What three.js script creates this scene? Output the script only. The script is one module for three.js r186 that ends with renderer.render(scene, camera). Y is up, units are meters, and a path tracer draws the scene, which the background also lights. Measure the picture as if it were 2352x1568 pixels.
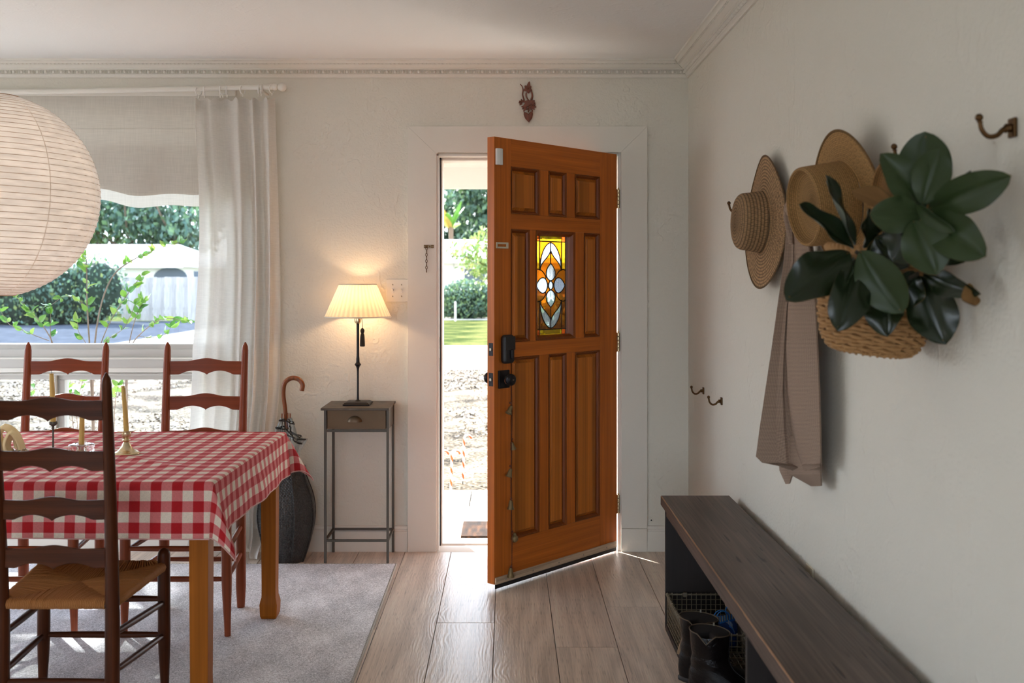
import * as THREE from 'three';
import { RoundedBoxGeometry } from 'three/addons/geometries/RoundedBoxGeometry.js';
import { mergeGeometries, toCreasedNormals } from 'three/addons/utils/BufferGeometryUtils.js';

const V = (x, y, z) => new THREE.Vector3(x, y, z), PI = Math.PI, sin = Math.sin, cos = Math.cos;
const scene = new THREE.Scene();

// ---- camera: lens centre at (1166, 640) of the 2352 x 1568 frame, 2400 px focal length, eye 1.411 m above the floor
const FPX = 2400, EYE = V(0, 1.411, 5.418);
const camera = new THREE.PerspectiveCamera(2 * Math.atan(928 / FPX) * 180 / PI, 2372 / 1856, 0.05, 400);
camera.setViewOffset(2372, 1856, 20, 288, 2352, 1568);
camera.position.copy(EYE);
camera.focus = 4.6; camera.userData.fStop = 4.0;
scene.add(camera);

// ---- sky: plain pale air, the same all round
{
  const W = 64, H = 32, d = new Float32Array(W * H * 4);
  for (let y = 0; y < H; y++) for (let x = 0; x < W; x++) {
    const e = Math.max(0, ((y + 0.5) / H - 0.5) * 2), k = Math.pow(1 - e, 2.5), i = (y * W + x) * 4;
    d[i] = 0.64 + 0.44 * k; d[i + 1] = 0.82 + 0.28 * k; d[i + 2] = 1.10 + 0.04 * k; d[i + 3] = 1;
  }
  const t = new THREE.DataTexture(d, W, H, THREE.RGBAFormat, THREE.FloatType);
  t.mapping = THREE.EquirectangularReflectionMapping; t.magFilter = THREE.LinearFilter; t.needsUpdate = true;
  scene.background = t; scene.backgroundIntensity = 6.2;
}
// ---- low winter sun from outside, front left of the house
const SUN = V(-0.623, 0.614, -0.782);
const sun = new THREE.DirectionalLight(new THREE.Color(1.0, 0.955, 0.90), 26);
sun.position.copy(SUN).multiplyScalar(30); sun.target.position.set(0, 0, 0);
sun.castShadow = true; sun.shadow.radius = 1.6; sun.shadow.mapSize.set(4096, 4096);
Object.assign(sun.shadow.camera, { left: -14, right: 14, top: 14, bottom: -14, near: 1, far: 80 });
scene.add(sun, sun.target);

const renderer = new THREE.WebGLRenderer({ antialias: true });
renderer.toneMapping = THREE.LinearToneMapping;
renderer.toneMappingExposure = 1.0;
renderer.shadowMap.enabled = true;

// ---- numbers
let seedState = 12345;
const rnd = () => { seedState = (seedState + 0x6d2b79f5) | 0; let t = Math.imul(seedState ^ (seedState >>> 15), 1 | seedState); t = (t + Math.imul(t ^ (t >>> 7), 61 | t)) ^ t; return ((t ^ (t >>> 14)) >>> 0) / 4294967296; };
const reseed = (n) => { seedState = n * 7919 + 13; };
const rr = (a, b) => a + (b - a) * rnd();
const lerp = (a, b, t) => a + (b - a) * t, clamp = (x, a = 0, b = 1) => Math.min(b, Math.max(a, x));
const sstep = (a, b, x) => { const t = clamp((x - a) / (b - a)); return t * t * (3 - 2 * t); };
const HASH = new Float32Array(65536); for (let i = 0; i < 65536; i++) HASH[i] = rnd();
function vnoise(x, y, px, py) {                        // value noise, periodic in px, py cells
  const xi = Math.floor(x), yi = Math.floor(y), fx = x - xi, fy = y - yi, m = (a, n) => ((a % n) + n) % n;
  const h = (a, b) => HASH[(m(a, px) * 157 + m(b, py) * 113 + px * 31) & 65535];
  const u = fx * fx * (3 - 2 * fx), v = fy * fy * (3 - 2 * fy);
  return lerp(lerp(h(xi, yi), h(xi + 1, yi), u), lerp(h(xi, yi + 1), h(xi + 1, yi + 1), u), v);
}
const fbm = (u, v, px, py, o = 4) => { let s = 0, a = 0.5, n = 0; for (let i = 0; i < o; i++) { s += a * vnoise(u * px, v * py, px, py); n += a; a *= 0.5; px *= 2; py *= 2; } return s / n; };
// a point of the photograph, at a depth z of the room
const at = (px, py, z) => { const d = EYE.z - z; return V((px - 1166) * d / FPX, EYE.y - (py - 640) * d / FPX, z); };
// a point of the photograph, on the plane x = const (the right wall and what hangs on it)
const atX = (px, py, x) => { const d = x * FPX / (px - 1166); return V(x, EYE.y - (py - 640) * d / FPX, EYE.z - d); };

// ---- names, labels
const taken = {};
function numbered(n) { const k = taken[n] = (taken[n] ?? -1) + 1; return k ? n + '_' + String(k).padStart(3, '0') : n; }
function tag(o, label, category, group) { o.userData = { label, category }; if (group) o.userData.group = group; return o; }
function thing(name, label, category, p = [0, 0, 0], group) { const o = new THREE.Group(); o.name = numbered(name); o.position.set(...p); scene.add(o); return tag(o, label, category, group); }
function mesh(name, geos, mat, parent, label) {
  const g = Array.isArray(geos) ? join(geos) : geos, m = new THREE.Mesh(g, mat);
  m.name = parent ? name : numbered(name); m.castShadow = m.receiveShadow = true; if (label) m.userData.label = label;
  (parent || scene).add(m); return m;
}
function struct(name, geos, mat) { const o = mesh(name, geos, mat); o.userData.kind = 'structure'; return o; }
function structGroup(name) { const o = new THREE.Group(); o.name = numbered(name); o.userData.kind = 'structure'; scene.add(o); return o; }
function join(list) {
  list = list.map((g) => (g.index ? g.toNonIndexed() : g));
  const uv = list.every((g) => g.attributes.uv);
  for (const g of list) for (const k of Object.keys(g.attributes)) if (k !== 'position' && k !== 'normal' && !(k === 'uv' && uv)) g.deleteAttribute(k);
  return list.length === 1 ? list[0] : mergeGeometries(list, false);
}

// ---- geometry
const M4 = new THREE.Matrix4();
const move = (g, x, y, z) => g.translate(x, y, z);
function uvBox(g, grain = 'y', off = true) {            // metre UVs, v running along the grain axis
  const p = g.attributes.position, n = g.attributes.normal, a = new Float32Array(p.count * 2), ou = off ? rnd() * 3 : 0, ov = off ? rnd() * 3 : 0;
  for (let i = 0; i < p.count; i++) {
    const c = { x: p.getX(i), y: p.getY(i), z: p.getZ(i) }, ax = Math.abs(n.getX(i)), ay = Math.abs(n.getY(i)), az = Math.abs(n.getZ(i));
    const face = ax >= ay && ax >= az ? 'x' : ay >= az ? 'y' : 'z', rest = 'xyz'.replace(face, '');
    let v, u; if (rest.includes(grain)) { v = c[grain]; u = c[rest.replace(grain, '')]; } else { u = c[rest[0]]; v = c[rest[1]] * 0.2; }
    a[i * 2] = u + ou; a[i * 2 + 1] = v + ov;
  }
  g.setAttribute('uv', new THREE.BufferAttribute(a, 2)); return g;
}
function box(w, h, d, x = 0, y = 0, z = 0, r = 0, grain = 'y') {
  const g = r ? new RoundedBoxGeometry(w, h, d, r > 0.004 ? 3 : 1, r) : new THREE.BoxGeometry(w, h, d);
  return uvBox(g.translate(x, y, z), grain);
}
const boxAB = (a, b, r = 0, grain = 'y') => box(b[0] - a[0], b[1] - a[1], b[2] - a[2], (a[0] + b[0]) / 2, (a[1] + b[1]) / 2, (a[2] + b[2]) / 2, r, grain);
function loft(rings, closed = true, caps = true, crease = 0) {   // rings of points; metre UVs
  const n = rings[0].length, m = closed ? n + 1 : n, pos = [], uv = [], idx = []; let vl = 0;
  rings.forEach((r, j) => {
    let ul = 0; if (j) vl += r[0].distanceTo(rings[j - 1][0]);
    for (let i = 0; i < m; i++) { const p = r[i % n]; if (i) ul += p.distanceTo(r[i - 1]); pos.push(p.x, p.y, p.z); uv.push(ul, vl); }
  });
  for (let j = 0; j + 1 < rings.length; j++) for (let i = 0; i + 1 < m; i++) { const a = j * m + i, b = a + 1, c = a + m, d = c + 1; idx.push(a, b, d, a, d, c); }
  if (caps && closed) for (const [j, f] of [[0, 1], [rings.length - 1, 0]]) {
    const c = rings[j].reduce((s, p) => s.add(p), V(0, 0, 0)).divideScalar(n), k = pos.length / 3; pos.push(c.x, c.y, c.z); uv.push(0, 0);
    for (let i = 0; i < n; i++) { pos.push(...rings[j][i].toArray()); uv.push(rings[j][i].x, rings[j][i].z); }
    for (let i = 0; i < n; i++) f ? idx.push(k, k + 1 + (i + 1) % n, k + 1 + i) : idx.push(k, k + 1 + i, k + 1 + (i + 1) % n);
  }
  let g = new THREE.BufferGeometry(); g.setAttribute('position', new THREE.Float32BufferAttribute(pos, 3)); g.setAttribute('uv', new THREE.Float32BufferAttribute(uv, 2)); g.setIndex(idx);
  g.computeVertexNormals();
  if (closed) { const q = g.attributes.normal; for (let j = 0; j < rings.length; j++) { const a = j * m, b = a + n, s = V(q.getX(a) + q.getX(b), q.getY(a) + q.getY(b), q.getZ(a) + q.getZ(b)).normalize(); q.setXYZ(a, s.x, s.y, s.z); q.setXYZ(b, s.x, s.y, s.z); } }
  return crease ? toCreasedNormals(g, crease) : g;
}
function grid(nu, nv, f, crease) {                      // f(u, v) -> [point, uvx, uvy]
  const pos = [], uv = [], idx = [];
  for (let j = 0; j <= nv; j++) for (let i = 0; i <= nu; i++) { const [p, a, b] = f(i / nu, j / nv); pos.push(p.x, p.y, p.z); uv.push(a, b); }
  for (let j = 0; j < nv; j++) for (let i = 0; i < nu; i++) { const a = j * (nu + 1) + i, b = a + 1, c = a + nu + 1, d = c + 1; idx.push(a, b, d, a, d, c); }
  const g = new THREE.BufferGeometry(); g.setAttribute('position', new THREE.Float32BufferAttribute(pos, 3)); g.setAttribute('uv', new THREE.Float32BufferAttribute(uv, 2)); g.setIndex(idx);
  g.computeVertexNormals(); return crease ? toCreasedNormals(g, crease) : g;
}
function sweep(pts, radius, seg = 8, caps = true) {     // round rod through points; radius a number or function of t
  const n = pts.length, rf = typeof radius === 'number' ? () => radius : radius, rings = [];
  let side = null;
  for (let i = 0; i < n; i++) {
    const t = pts[Math.min(n - 1, i + 1)].clone().sub(pts[Math.max(0, i - 1)]).normalize();
    if (!side) side = Math.abs(t.y) > 0.9 ? V(1, 0, 0) : V(0, 1, 0);
    side = side.clone().addScaledVector(t, -side.dot(t)).normalize();
    const b = t.clone().cross(side), r = rf(i / (n - 1)), ring = [];
    for (let k = 0; k < seg; k++) { const a = k / seg * 2 * PI; ring.push(pts[i].clone().addScaledVector(side, cos(a) * r).addScaledVector(b, sin(a) * r)); }
    rings.push(ring);
  }
  return loft(rings, true, caps);
}
const curve = (pts, n = 40) => new THREE.CatmullRomCurve3(pts).getPoints(n);
const rod = (a, b, r, seg = 10) => sweep([a, b], r, seg);
const lathe = (pts, seg = 40, a0 = 0, len = 2 * PI) => new THREE.LatheGeometry(pts.map((p) => new THREE.Vector2(p[0], p[1])), seg, a0, len);
function turned(pts, rough = 5) {                       // smooth profile through [radius, y]
  const c = new THREE.SplineCurve(pts.map((p) => new THREE.Vector2(p[0], p[1]))); return c.getPoints(pts.length * rough).map((p) => [Math.max(0.0004, p.x), p.y]);
}
const ball = (r, x, y, z, s = 12) => new THREE.SphereGeometry(r, s * 2, s).translate(x, y, z);
function extrude(shape, depth, bevel = 0, seg = 12) {
  return new THREE.ExtrudeGeometry(shape, { depth: depth - 2 * bevel, bevelEnabled: bevel > 0, bevelThickness: bevel, bevelSize: bevel, bevelOffset: -bevel, bevelSegments: 2, curveSegments: seg }).translate(0, 0, bevel);
}
const poly = (pts) => new THREE.Shape(pts.map((p) => new THREE.Vector2(p[0], p[1])));
// ---- textures (colour, grain, fine relief) ----
function tex(w, h, mu, mv, f, srgb = true) {             // f(u, v) -> [r,g,b] or grey, 0..1; one tile covers mu x mv metres
  const d = new Uint8Array(w * h * 4);
  for (let y = 0; y < h; y++) for (let x = 0; x < w; x++) {
    const c = f((x + 0.5) / w, (y + 0.5) / h), i = (y * w + x) * 4, a = Array.isArray(c);
    for (let k = 0; k < 3; k++) d[i + k] = clamp((a ? c[k] : c)) * 255; d[i + 3] = 255;
  }
  const t = new THREE.DataTexture(d, w, h); t.wrapS = t.wrapT = THREE.RepeatWrapping; t.magFilter = THREE.LinearFilter; t.minFilter = THREE.LinearMipmapLinearFilter; t.generateMipmaps = true;
  t.repeat.set(1 / mu, 1 / mv); if (srgb) t.colorSpace = THREE.SRGBColorSpace; t.needsUpdate = true; return t;
}
function retile(t, mu, mv) { const c = t.clone(); c.repeat.set(1 / mu, 1 / mv); c.needsUpdate = true; return c; }
const T = {};
T.plaster = tex(1024, 1024, 1.3, 1.3, (u, v) => {        // skip-trowel plaster
  const n = fbm(u, v, 10, 10, 5), r = 1 - Math.abs(2 * fbm(u + 0.3, v + 0.1, 16, 16, 3) - 1), k = sstep(0.52, 0.6, fbm(u + 0.7, v, 5, 5, 3));
  return 0.5 + 0.30 * (n - 0.5) + 0.14 * k * (sstep(0.80, 0.97, r)) + 0.10 * (vnoise(u * 220, v * 220, 220, 220) - 0.5);
}, false);
T.grain = tex(512, 1024, 0.32, 1.3, (u, v) => {          // light wood grain to be multiplied by a tint
  const w = fbm(u, v, 4, 2, 3) * 2.2, ring = 0.5 + 0.5 * sin((u * 9 + w) * 2 * PI), fine = vnoise(u * 128, v * 5, 128, 5), pore = vnoise(u * 256, v * 24, 256, 24);
  return 0.74 + 0.13 * ring + 0.12 * (fine - 0.5) + 0.09 * (pore - 0.5) - 0.10 * sstep(0.78, 0.95, pore) + 0.10 * (fbm(u, v, 3, 3, 2) - 0.5);
});
T.boards = tex(512, 512, 0.2, 1.0, (u, v) => {           // straight fir grain, boards joined edge to edge
  const b = Math.floor(u * 5), k = [0.86, 0.98, 0.9, 1.0, 0.82][b % 5], fine = vnoise(u * 160, v * 2, 160, 2), w = fbm(u, v, 6, 1, 2);
  return k * (0.86 + 0.16 * (fine - 0.5) + 0.16 * (w - 0.5));
});
T.floorwood = tex(1024, 2048, 0.6, 2.4, (u, v) => {
  const w = fbm(u, v, 3, 2, 4) * 3.4, ring = 0.5 + 0.5 * sin((u * 7 + w) * 2 * PI), fine = vnoise(u * 200, v * 10, 200, 10), pore = vnoise(u * 300, v * 40, 300, 40);
  return [1, 0.97, 0.94].map((k) => k * (0.90 + 0.08 * ring + 0.10 * (fine - 0.5) + 0.10 * (fbm(u, v, 5, 5, 3) - 0.5) - 0.13 * sstep(0.7, 0.95, pore)));
});
T.floorbump = tex(1024, 1024, 0.3, 0.6, (u, v) => { const w = fbm(u, v, 3, 2, 3) * 5; return 0.5 + 0.3 * sin((u * 16 + w) * 2 * PI) * vnoise(u * 6, v * 4, 6, 4) + 0.35 * (vnoise(u * 140, v * 18, 140, 18) - 0.5); }, false);
T.worn = tex(1024, 1024, 0.6, 1.2, (u, v) => {           // dark stained board, scratched and scuffed
  const a = fbm(u, v, 6, 3, 4), g = vnoise(u * 130, v * 5, 130, 5), s = sstep(0.80, 0.9, vnoise(u * 60, v * 9, 60, 9)) * sstep(0.55, 0.7, a);
  const k = 0.82 + 0.25 * (a - 0.5) + 0.25 * (g - 0.5) - 0.45 * s; return [k * 1.02, k, k * 0.98];
});
T.soft = tex(512, 1024, 0.32, 1.3, (u, v) => { const fine = vnoise(u * 128, v * 4, 128, 4), w = fbm(u, v, 5, 2, 3), ring = 0.5 + 0.5 * sin((u * 9 + w * 2.2) * 2 * PI); return 0.88 + 0.09 * (fine - 0.5) + 0.16 * (w - 0.5) + 0.05 * (ring - 0.5); });
T.noise = tex(512, 512, 0.4, 0.4, (u, v) => 0.5 + 0.8 * (fbm(u, v, 12, 12, 5) - 0.5), false);
T.fine = tex(512, 512, 0.1, 0.1, (u, v) => 0.5 + 0.9 * (vnoise(u * 128, v * 128, 128, 128) - 0.5), false);
T.rug = tex(1024, 1024, 0.9, 0.9, (u, v) => {
  const a = 0.5 + 1.5 * (fbm(u, v, 9, 4, 4) - 0.5), f = vnoise(u * 512, v * 160, 512, 160), h = vnoise(u * 170, v * 420, 170, 420), k = 0.88 + 0.24 * (a - 0.5) + 0.26 * (f - 0.5) + 0.22 * (h - 0.5);
  return [k, k * 0.985, k * 0.985];
});
T.gingham = tex(512, 512, 0.067, 0.067, (u, v) => {
  const e = (t) => sstep(0.0, 0.02, t) - sstep(0.5, 0.52, t), a = e(u), b = e(v), th = 0.94 + 0.10 * (((Math.floor(u * 64) + Math.floor(v * 64)) & 1) - 0.5) + 0.1 * (vnoise(u * 40, v * 40, 40, 40) - 0.5);
  const k = (a + b) / 2, c = k > 0.5 ? [0, 1, 2].map((i) => lerp([0.86, 0.47, 0.46][i], [0.72, 0.03, 0.08][i], (k - 0.5) * 2)) : [0, 1, 2].map((i) => lerp([0.95, 0.88, 0.80][i], [0.86, 0.47, 0.46][i], k * 2));
  return c.map((x) => x * th);
});
T.cloth = tex(256, 256, 0.05, 0.05, (u, v) => 0.5 + 0.25 * sin(u * 64 * PI) * 0.5 + 0.25 * sin(v * 64 * PI) * 0.5 + 0.3 * (vnoise(u * 64, v * 64, 64, 64) - 0.5), false);
T.linen = tex(512, 512, 0.3, 0.3, (u, v) => 0.97 + 0.045 * (vnoise(u * 200, v * 6, 200, 6) - 0.5) + 0.045 * (vnoise(u * 6, v * 200, 6, 200) - 0.5));
T.jacket = tex(256, 256, 0.030, 0.030, (u, v) => {       // small woven check
  const a = 0.5 + 0.5 * sin(v * 16 * PI), b = 0.5 + 0.5 * sin(u * 8 * PI), k = 0.30 + 0.70 * (0.25 + 0.75 * a) * (0.85 + 0.15 * b);
  return [0.66 * k + 0.12, 0.56 * k + 0.10, 0.48 * k + 0.09];
});
T.braid = tex(256, 256, 1, 1, (u, v) => {                // plaited straw: rows of slanted strands
  const r = v * 4, row = Math.floor(r), f = r - row, s = u * 8 + (row & 1 ? f : -f) * 0.9, g = s - Math.floor(s), h = HASH[(Math.floor(((s % 8) + 8) % 8) * 7 + row * 13) & 255];
  return Math.pow(sin(g * PI), 0.6) * Math.pow(sin(f * PI), 0.5) * (0.7 + 0.3 * h);
}, false);
T.braidc = tex(256, 256, 1, 1, (u, v) => {
  const r = v * 4, row = Math.floor(r), f = r - row, s = u * 8 + (row & 1 ? f : -f) * 0.9, g = s - Math.floor(s), h = HASH[(Math.floor(((s % 8) + 8) % 8) * 7 + row * 13) & 255];
  const k = (0.45 + 0.55 * Math.pow(sin(g * PI), 0.6) * Math.pow(sin(f * PI), 0.5)) * (0.72 + 0.28 * h); return [k, k * 0.97, k * 0.93];
});
T.weave = tex(256, 256, 0.016, 0.016, (u, v) => {
  const U = u * 2, W = v * 2, c = (Math.floor(U) + Math.floor(W)) & 1, fu = U - Math.floor(U), fv = W - Math.floor(W); return c ? sin(fv * PI) * (0.6 + 0.4 * sin(fu * PI)) : sin(fu * PI) * (0.6 + 0.4 * sin(fv * PI));
}, false);
T.leather = tex(512, 512, 0.12, 0.12, (u, v) => 0.5 + 0.7 * (fbm(u, v, 20, 20, 4) - 0.5), false);
T.ground = tex(1024, 1024, 3, 3, (u, v) => {             // pale dry lawn and litter
  const a = fbm(u, v, 8, 8, 5), b = vnoise(u * 180, v * 180, 180, 180), k = 0.55 + 0.9 * (a - 0.5) + 0.55 * (b - 0.5); return [k, k * 0.96, k * 0.90];
});
T.turf = tex(1024, 1024, 3, 3, (u, v) => { const a = fbm(u, v, 6, 6, 5), b = vnoise(u * 240, v * 240, 240, 240); return [0.46 + 0.5 * (a - 0.5) + 0.3 * (b - 0.5), 0.52 + 0.4 * (a - 0.5) + 0.3 * (b - 0.5), 0.38 + 0.3 * (a - 0.5)]; });
T.pave = tex(512, 512, 2, 2, (u, v) => 0.82 + 0.3 * (fbm(u, v, 10, 10, 5) - 0.5));
T.glassy = tex(512, 512, 0.06, 0.06, (u, v) => fbm(u, v, 14, 14, 3), false);
T.stripe = tex(64, 256, 1, 0.085, (u, v) => { const s = (v + u) % 1; return s < 0.42 ? [0.80, 0.33, 0.05] : [0.97, 0.95, 0.90]; });
T.pleat = tex(256, 32, 1, 1, (u) => 0.86 + 0.14 * Math.abs(sin(u * 40 * PI)));
T.paper = tex(512, 512, 0.5, 0.5, (u, v) => 0.93 + 0.16 * (fbm(u, v, 9, 30, 4) - 0.5));

// ---- materials ----
const C = (h) => new THREE.Color(h);
const std = (o) => new THREE.MeshStandardMaterial(Object.assign({ roughness: 0.7 }, o, { color: C(o.color ?? '#ffffff') }));
const phy = (o) => new THREE.MeshPhysicalMaterial(Object.assign({ roughness: 0.7 }, o, { color: C(o.color ?? '#ffffff') }));
const M = {};
M.wall = std({ color: '#e2ddd0', roughness: 0.86, bumpMap: T.plaster, bumpScale: 0.009 });
M.ceiling = std({ color: '#efede9', roughness: 0.9, bumpMap: T.plaster, bumpScale: 0.003 });
M.trim = std({ color: '#e6e1d6', roughness: 0.5 });
M.casing = std({ color: '#e4ded2', roughness: 0.45, bumpMap: T.noise, bumpScale: 0.0012 });
M.rail = std({ color: '#c6c2ba', roughness: 0.45 });
M.ring = std({ color: '#f3f0ea', roughness: 0.4 });
M.frame = std({ color: '#e0dcd3', roughness: 0.4 });
M.plank = [['#e6dace'], ['#dccfc4'], ['#e0d3c8'], ['#e3d6ca']].map(([c]) => std({ color: c, roughness: 0.35, map: T.floorwood, bumpMap: T.floorbump, bumpScale: 0.0007 }));
M.subfloor = std({ color: '#3a3029' });
M.concrete = phy({ specularIntensity: 0.1, color: '#d8d2c8', map: T.pave, roughness: 0.9 });
M.shell = std({ color: '#d9d6cf', roughness: 0.9 });
M.door = phy({ specularIntensity: 0.45, color: '#d6742a', map: T.soft, roughness: 0.34 });
M.doorpanel = phy({ specularIntensity: 0.45, color: '#dd8030', map: T.boards, roughness: 0.32 });
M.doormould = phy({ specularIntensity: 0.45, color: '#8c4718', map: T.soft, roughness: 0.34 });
M.dooredge = std({ color: '#cc7b3c', map: T.grain, roughness: 0.5 });
M.chair = phy({ specularIntensity: 0.45, color: '#984c2e', map: T.soft, roughness: 0.34 });
M.chairShade = phy({ specularIntensity: 0.28, color: '#5e3019', map: T.grain, roughness: 0.36 });  // near chair: its backlit shade is put into a darker wood colour
M.rush = std({ color: '#a96c33', roughness: 0.72, bumpMap: T.fine, bumpScale: 0.0012 });
M.table = phy({ specularIntensity: 0.2, color: '#b0641c', map: T.soft, roughness: 0.45 });
M.gingham = std({ map: T.gingham, roughness: 0.9, bumpMap: T.cloth, bumpScale: 0.0006 });
M.black = std({ color: '#17171a', roughness: 0.45 });
M.blackmetal = std({ color: '#232124', roughness: 0.42, metalness: 0.6 });
M.iron = std({ color: '#5a544c', roughness: 0.5, metalness: 0.55, bumpMap: T.noise, bumpScale: 0.0008 });
M.irontop = std({ color: '#6a5a4a', roughness: 0.42, metalness: 0.4, bumpMap: T.noise, bumpScale: 0.0008, map: T.noise });
M.drawer = std({ color: '#6e5840', roughness: 0.5, metalness: 0.45, bumpMap: T.noise, bumpScale: 0.001 });
M.pull = std({ color: '#6a5742', roughness: 0.42, metalness: 0.5 });
M.brass = std({ color: '#d9c9a6', roughness: 0.24, metalness: 1 });
M.oldbrass = std({ color: '#5f452b', roughness: 0.38, metalness: 0.9 });
M.bellbrass = std({ color: '#8d7a58', roughness: 0.5, metalness: 0.75, bumpMap: T.noise, bumpScale: 0.0015 });
M.nickel = std({ color: '#a39a8c', roughness: 0.35, metalness: 0.9 });
M.silver = std({ color: '#cfcac0', roughness: 0.25, metalness: 1 });
M.ivory = std({ color: '#d8ccb2', roughness: 0.4 });
M.white = std({ color: '#e4e2dd', roughness: 0.4 });
M.candle = phy({ color: '#d9b15f', roughness: 0.45, sheen: 0.2 });
M.wick = std({ color: '#25201c' });
M.napkin = std({ color: '#e6d1a0', roughness: 0.9, bumpMap: T.cloth, bumpScale: 0.0006 });
M.beadring = std({ color: '#a08a70', roughness: 0.25, metalness: 0.5 });
M.glass = phy({ color: '#ffffff', roughness: 0.02, transmission: 1, thickness: 0.02, ior: 1.5 });
M.pane = phy({ color: '#f6fbff', roughness: 0.0, transmission: 1, thickness: 0, ior: 1.5, specularIntensity: 0.6 });
M.plastic = phy({ color: '#eef1f2', roughness: 0.12, transmission: 1, thickness: 0, ior: 1.45 });
M.curtain = phy({ color: '#f3efe8', roughness: 0.95, transmission: 0.5, thickness: 0, map: T.linen });
M.shade = phy({ color: '#ddd6ca', roughness: 0.95, transmission: 0.1, thickness: 0, map: T.linen });
M.sheer = phy({ color: '#f2efe9', roughness: 0.95, transmission: 0.55, thickness: 0, map: T.linen });
M.paper = phy({ color: '#fbf8f3', roughness: 0.9, transmission: 0.64, thickness: 0, map: T.paper });
M.seam = phy({ color: '#ece2d6', roughness: 0.9, transmission: 0.5, thickness: 0 });
M.rib = std({ color: '#a8805c', roughness: 0.7 });
M.lampshade = phy({ color: '#f3e3c6', roughness: 0.95, transmission: 0.5, thickness: 0, map: T.pleat });
M.vase = std({ color: '#3f3d3b', roughness: 0.3, bumpMap: T.weave, bumpScale: 0.005 });
M.crook = std({ color: '#a2592a', roughness: 0.3, map: T.grain });
M.carved = std({ color: '#8a4a30', roughness: 0.4, map: T.grain });
M.jacket = std({ color: '#ffffff', map: T.jacket, roughness: 0.95, bumpMap: T.cloth, bumpScale: 0.0006 });
M.bench = phy({ specularIntensity: 0.45, color: '#64564f', map: T.worn, roughness: 0.42, bumpMap: T.worn, bumpScale: 0.0006 });
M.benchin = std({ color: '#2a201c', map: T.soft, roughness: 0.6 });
M.benchedge = std({ color: '#a8805f', map: T.worn, roughness: 0.45 });
M.wire = std({ color: '#8e8572', roughness: 0.45, metalness: 0.7 });
M.leather = phy({ specularIntensity: 0.55, color: '#130e0d', roughness: 0.26, bumpMap: T.leather, bumpScale: 0.002 });
M.leatherin = std({ color: '#151110', roughness: 0.9 });
M.blue = std({ color: '#2f7fd0', roughness: 0.7 });
M.bluedark = std({ color: '#16407c', roughness: 0.8 });
M.tan = std({ color: '#a58a6e', roughness: 0.8 });
M.strap = std({ color: '#dcd6cc', roughness: 0.8 });
M.leaf = phy({ color: '#303f22', roughness: 0.40, specularIntensity: 0.65 });
M.leafdark = phy({ color: '#16230f', roughness: 0.27, specularIntensity: 0.9 });
M.leafback = std({ color: '#7d5a30', roughness: 0.85 });
M.leafgrey = std({ color: '#7b8378', roughness: 0.8 });
M.twig = std({ color: '#3a3226', roughness: 0.8 });
M.rug = std({ color: '#f6f6f8', map: T.rug, roughness: 0.98, bumpMap: T.rug, bumpScale: 0.002 });
M.rugedge = std({ color: '#d4ccc0', roughness: 0.95, bumpMap: T.fine, bumpScale: 0.002 });
M.coir = std({ color: '#9c6a40', map: T.ground, roughness: 1, bumpMap: T.fine, bumpScale: 0.006 });
M.lead = std({ color: '#4a4744', roughness: 0.5, metalness: 0.6 });
const glassOf = (c, r = 0.22) => phy({ color: c, roughness: r, transmission: 1, thickness: 0, ior: 1.5, bumpMap: T.glassy, bumpScale: 0.004 });
M.gclear = glassOf('#eaf0f6', 0.3); M.gamber = glassOf('#f0b044'); M.gyellow = glassOf('#f5d65a'); M.gorange = glassOf('#ff9a58'); M.gdim = glassOf('#cc9450');
const straw = (c, ru, rv, b) => { const m = retile(T.braidc, 1 / ru, 1 / rv), h = retile(T.braid, 1 / ru, 1 / rv); return std({ color: c, map: m, roughness: 0.85, bumpMap: h, bumpScale: b }); };
// ================= the room =================
const CEIL = 2.535, XL = -4.2, XR = 0.937, ZF = 9.6;
const DOOR = { x0: -0.368, x1: 0.573, y1: 2.056 }, WIN = { x0: -4.0, x1: -1.43, y0: 0.30, y1: 2.26 };
const rectPath = (x0, y0, x1, y1) => { const p = new THREE.Path(); p.moveTo(x0, y0); p.lineTo(x1, y0); p.lineTo(x1, y1); p.lineTo(x0, y1); p.closePath(); return p; };
{
  const s = poly([[XL - 0.2, -0.15], [DOOR.x0, -0.15], [DOOR.x0, DOOR.y1], [DOOR.x1, DOOR.y1], [DOOR.x1, -0.15], [XR + 0.2, -0.15], [XR + 0.2, CEIL + 0.2], [XL - 0.2, CEIL + 0.2]]);
  s.holes.push(rectPath(WIN.x0, WIN.y0, WIN.x1, WIN.y1));
  struct('wall_back', extrude(s, 0.2).translate(0, 0, -0.2), M.wall);
  struct('wall_right', box(0.2, CEIL + 0.35, ZF, XR + 0.1, CEIL / 2 + 0.025, ZF / 2, 0, 'y'), M.wall);
  const l = poly([[0, -0.15], [ZF, -0.15], [ZF, CEIL + 0.2], [0, CEIL + 0.2]]); l.holes.push(rectPath(0.35, 0.3, 2.15, 2.3));
  struct('wall_left', extrude(l, 0.2).rotateY(-PI / 2).translate(XL, 0, 0), M.wall);
  const f = poly([[XL - 0.2, -0.15], [XR + 0.2, -0.15], [XR + 0.2, CEIL + 0.2], [XL - 0.2, CEIL + 0.2]]); f.holes.push(rectPath(-3.9, 0.3, 0.5, 2.35));
  struct('wall_front', extrude(f, 0.2).translate(0, 0, ZF), M.wall);
  struct('ceiling', box(XR - XL + 0.4, 0.15, ZF + 0.2, (XR + XL) / 2, CEIL + 0.075, ZF / 2 + 0.1, 0, 'z'), M.ceiling);
}
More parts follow.
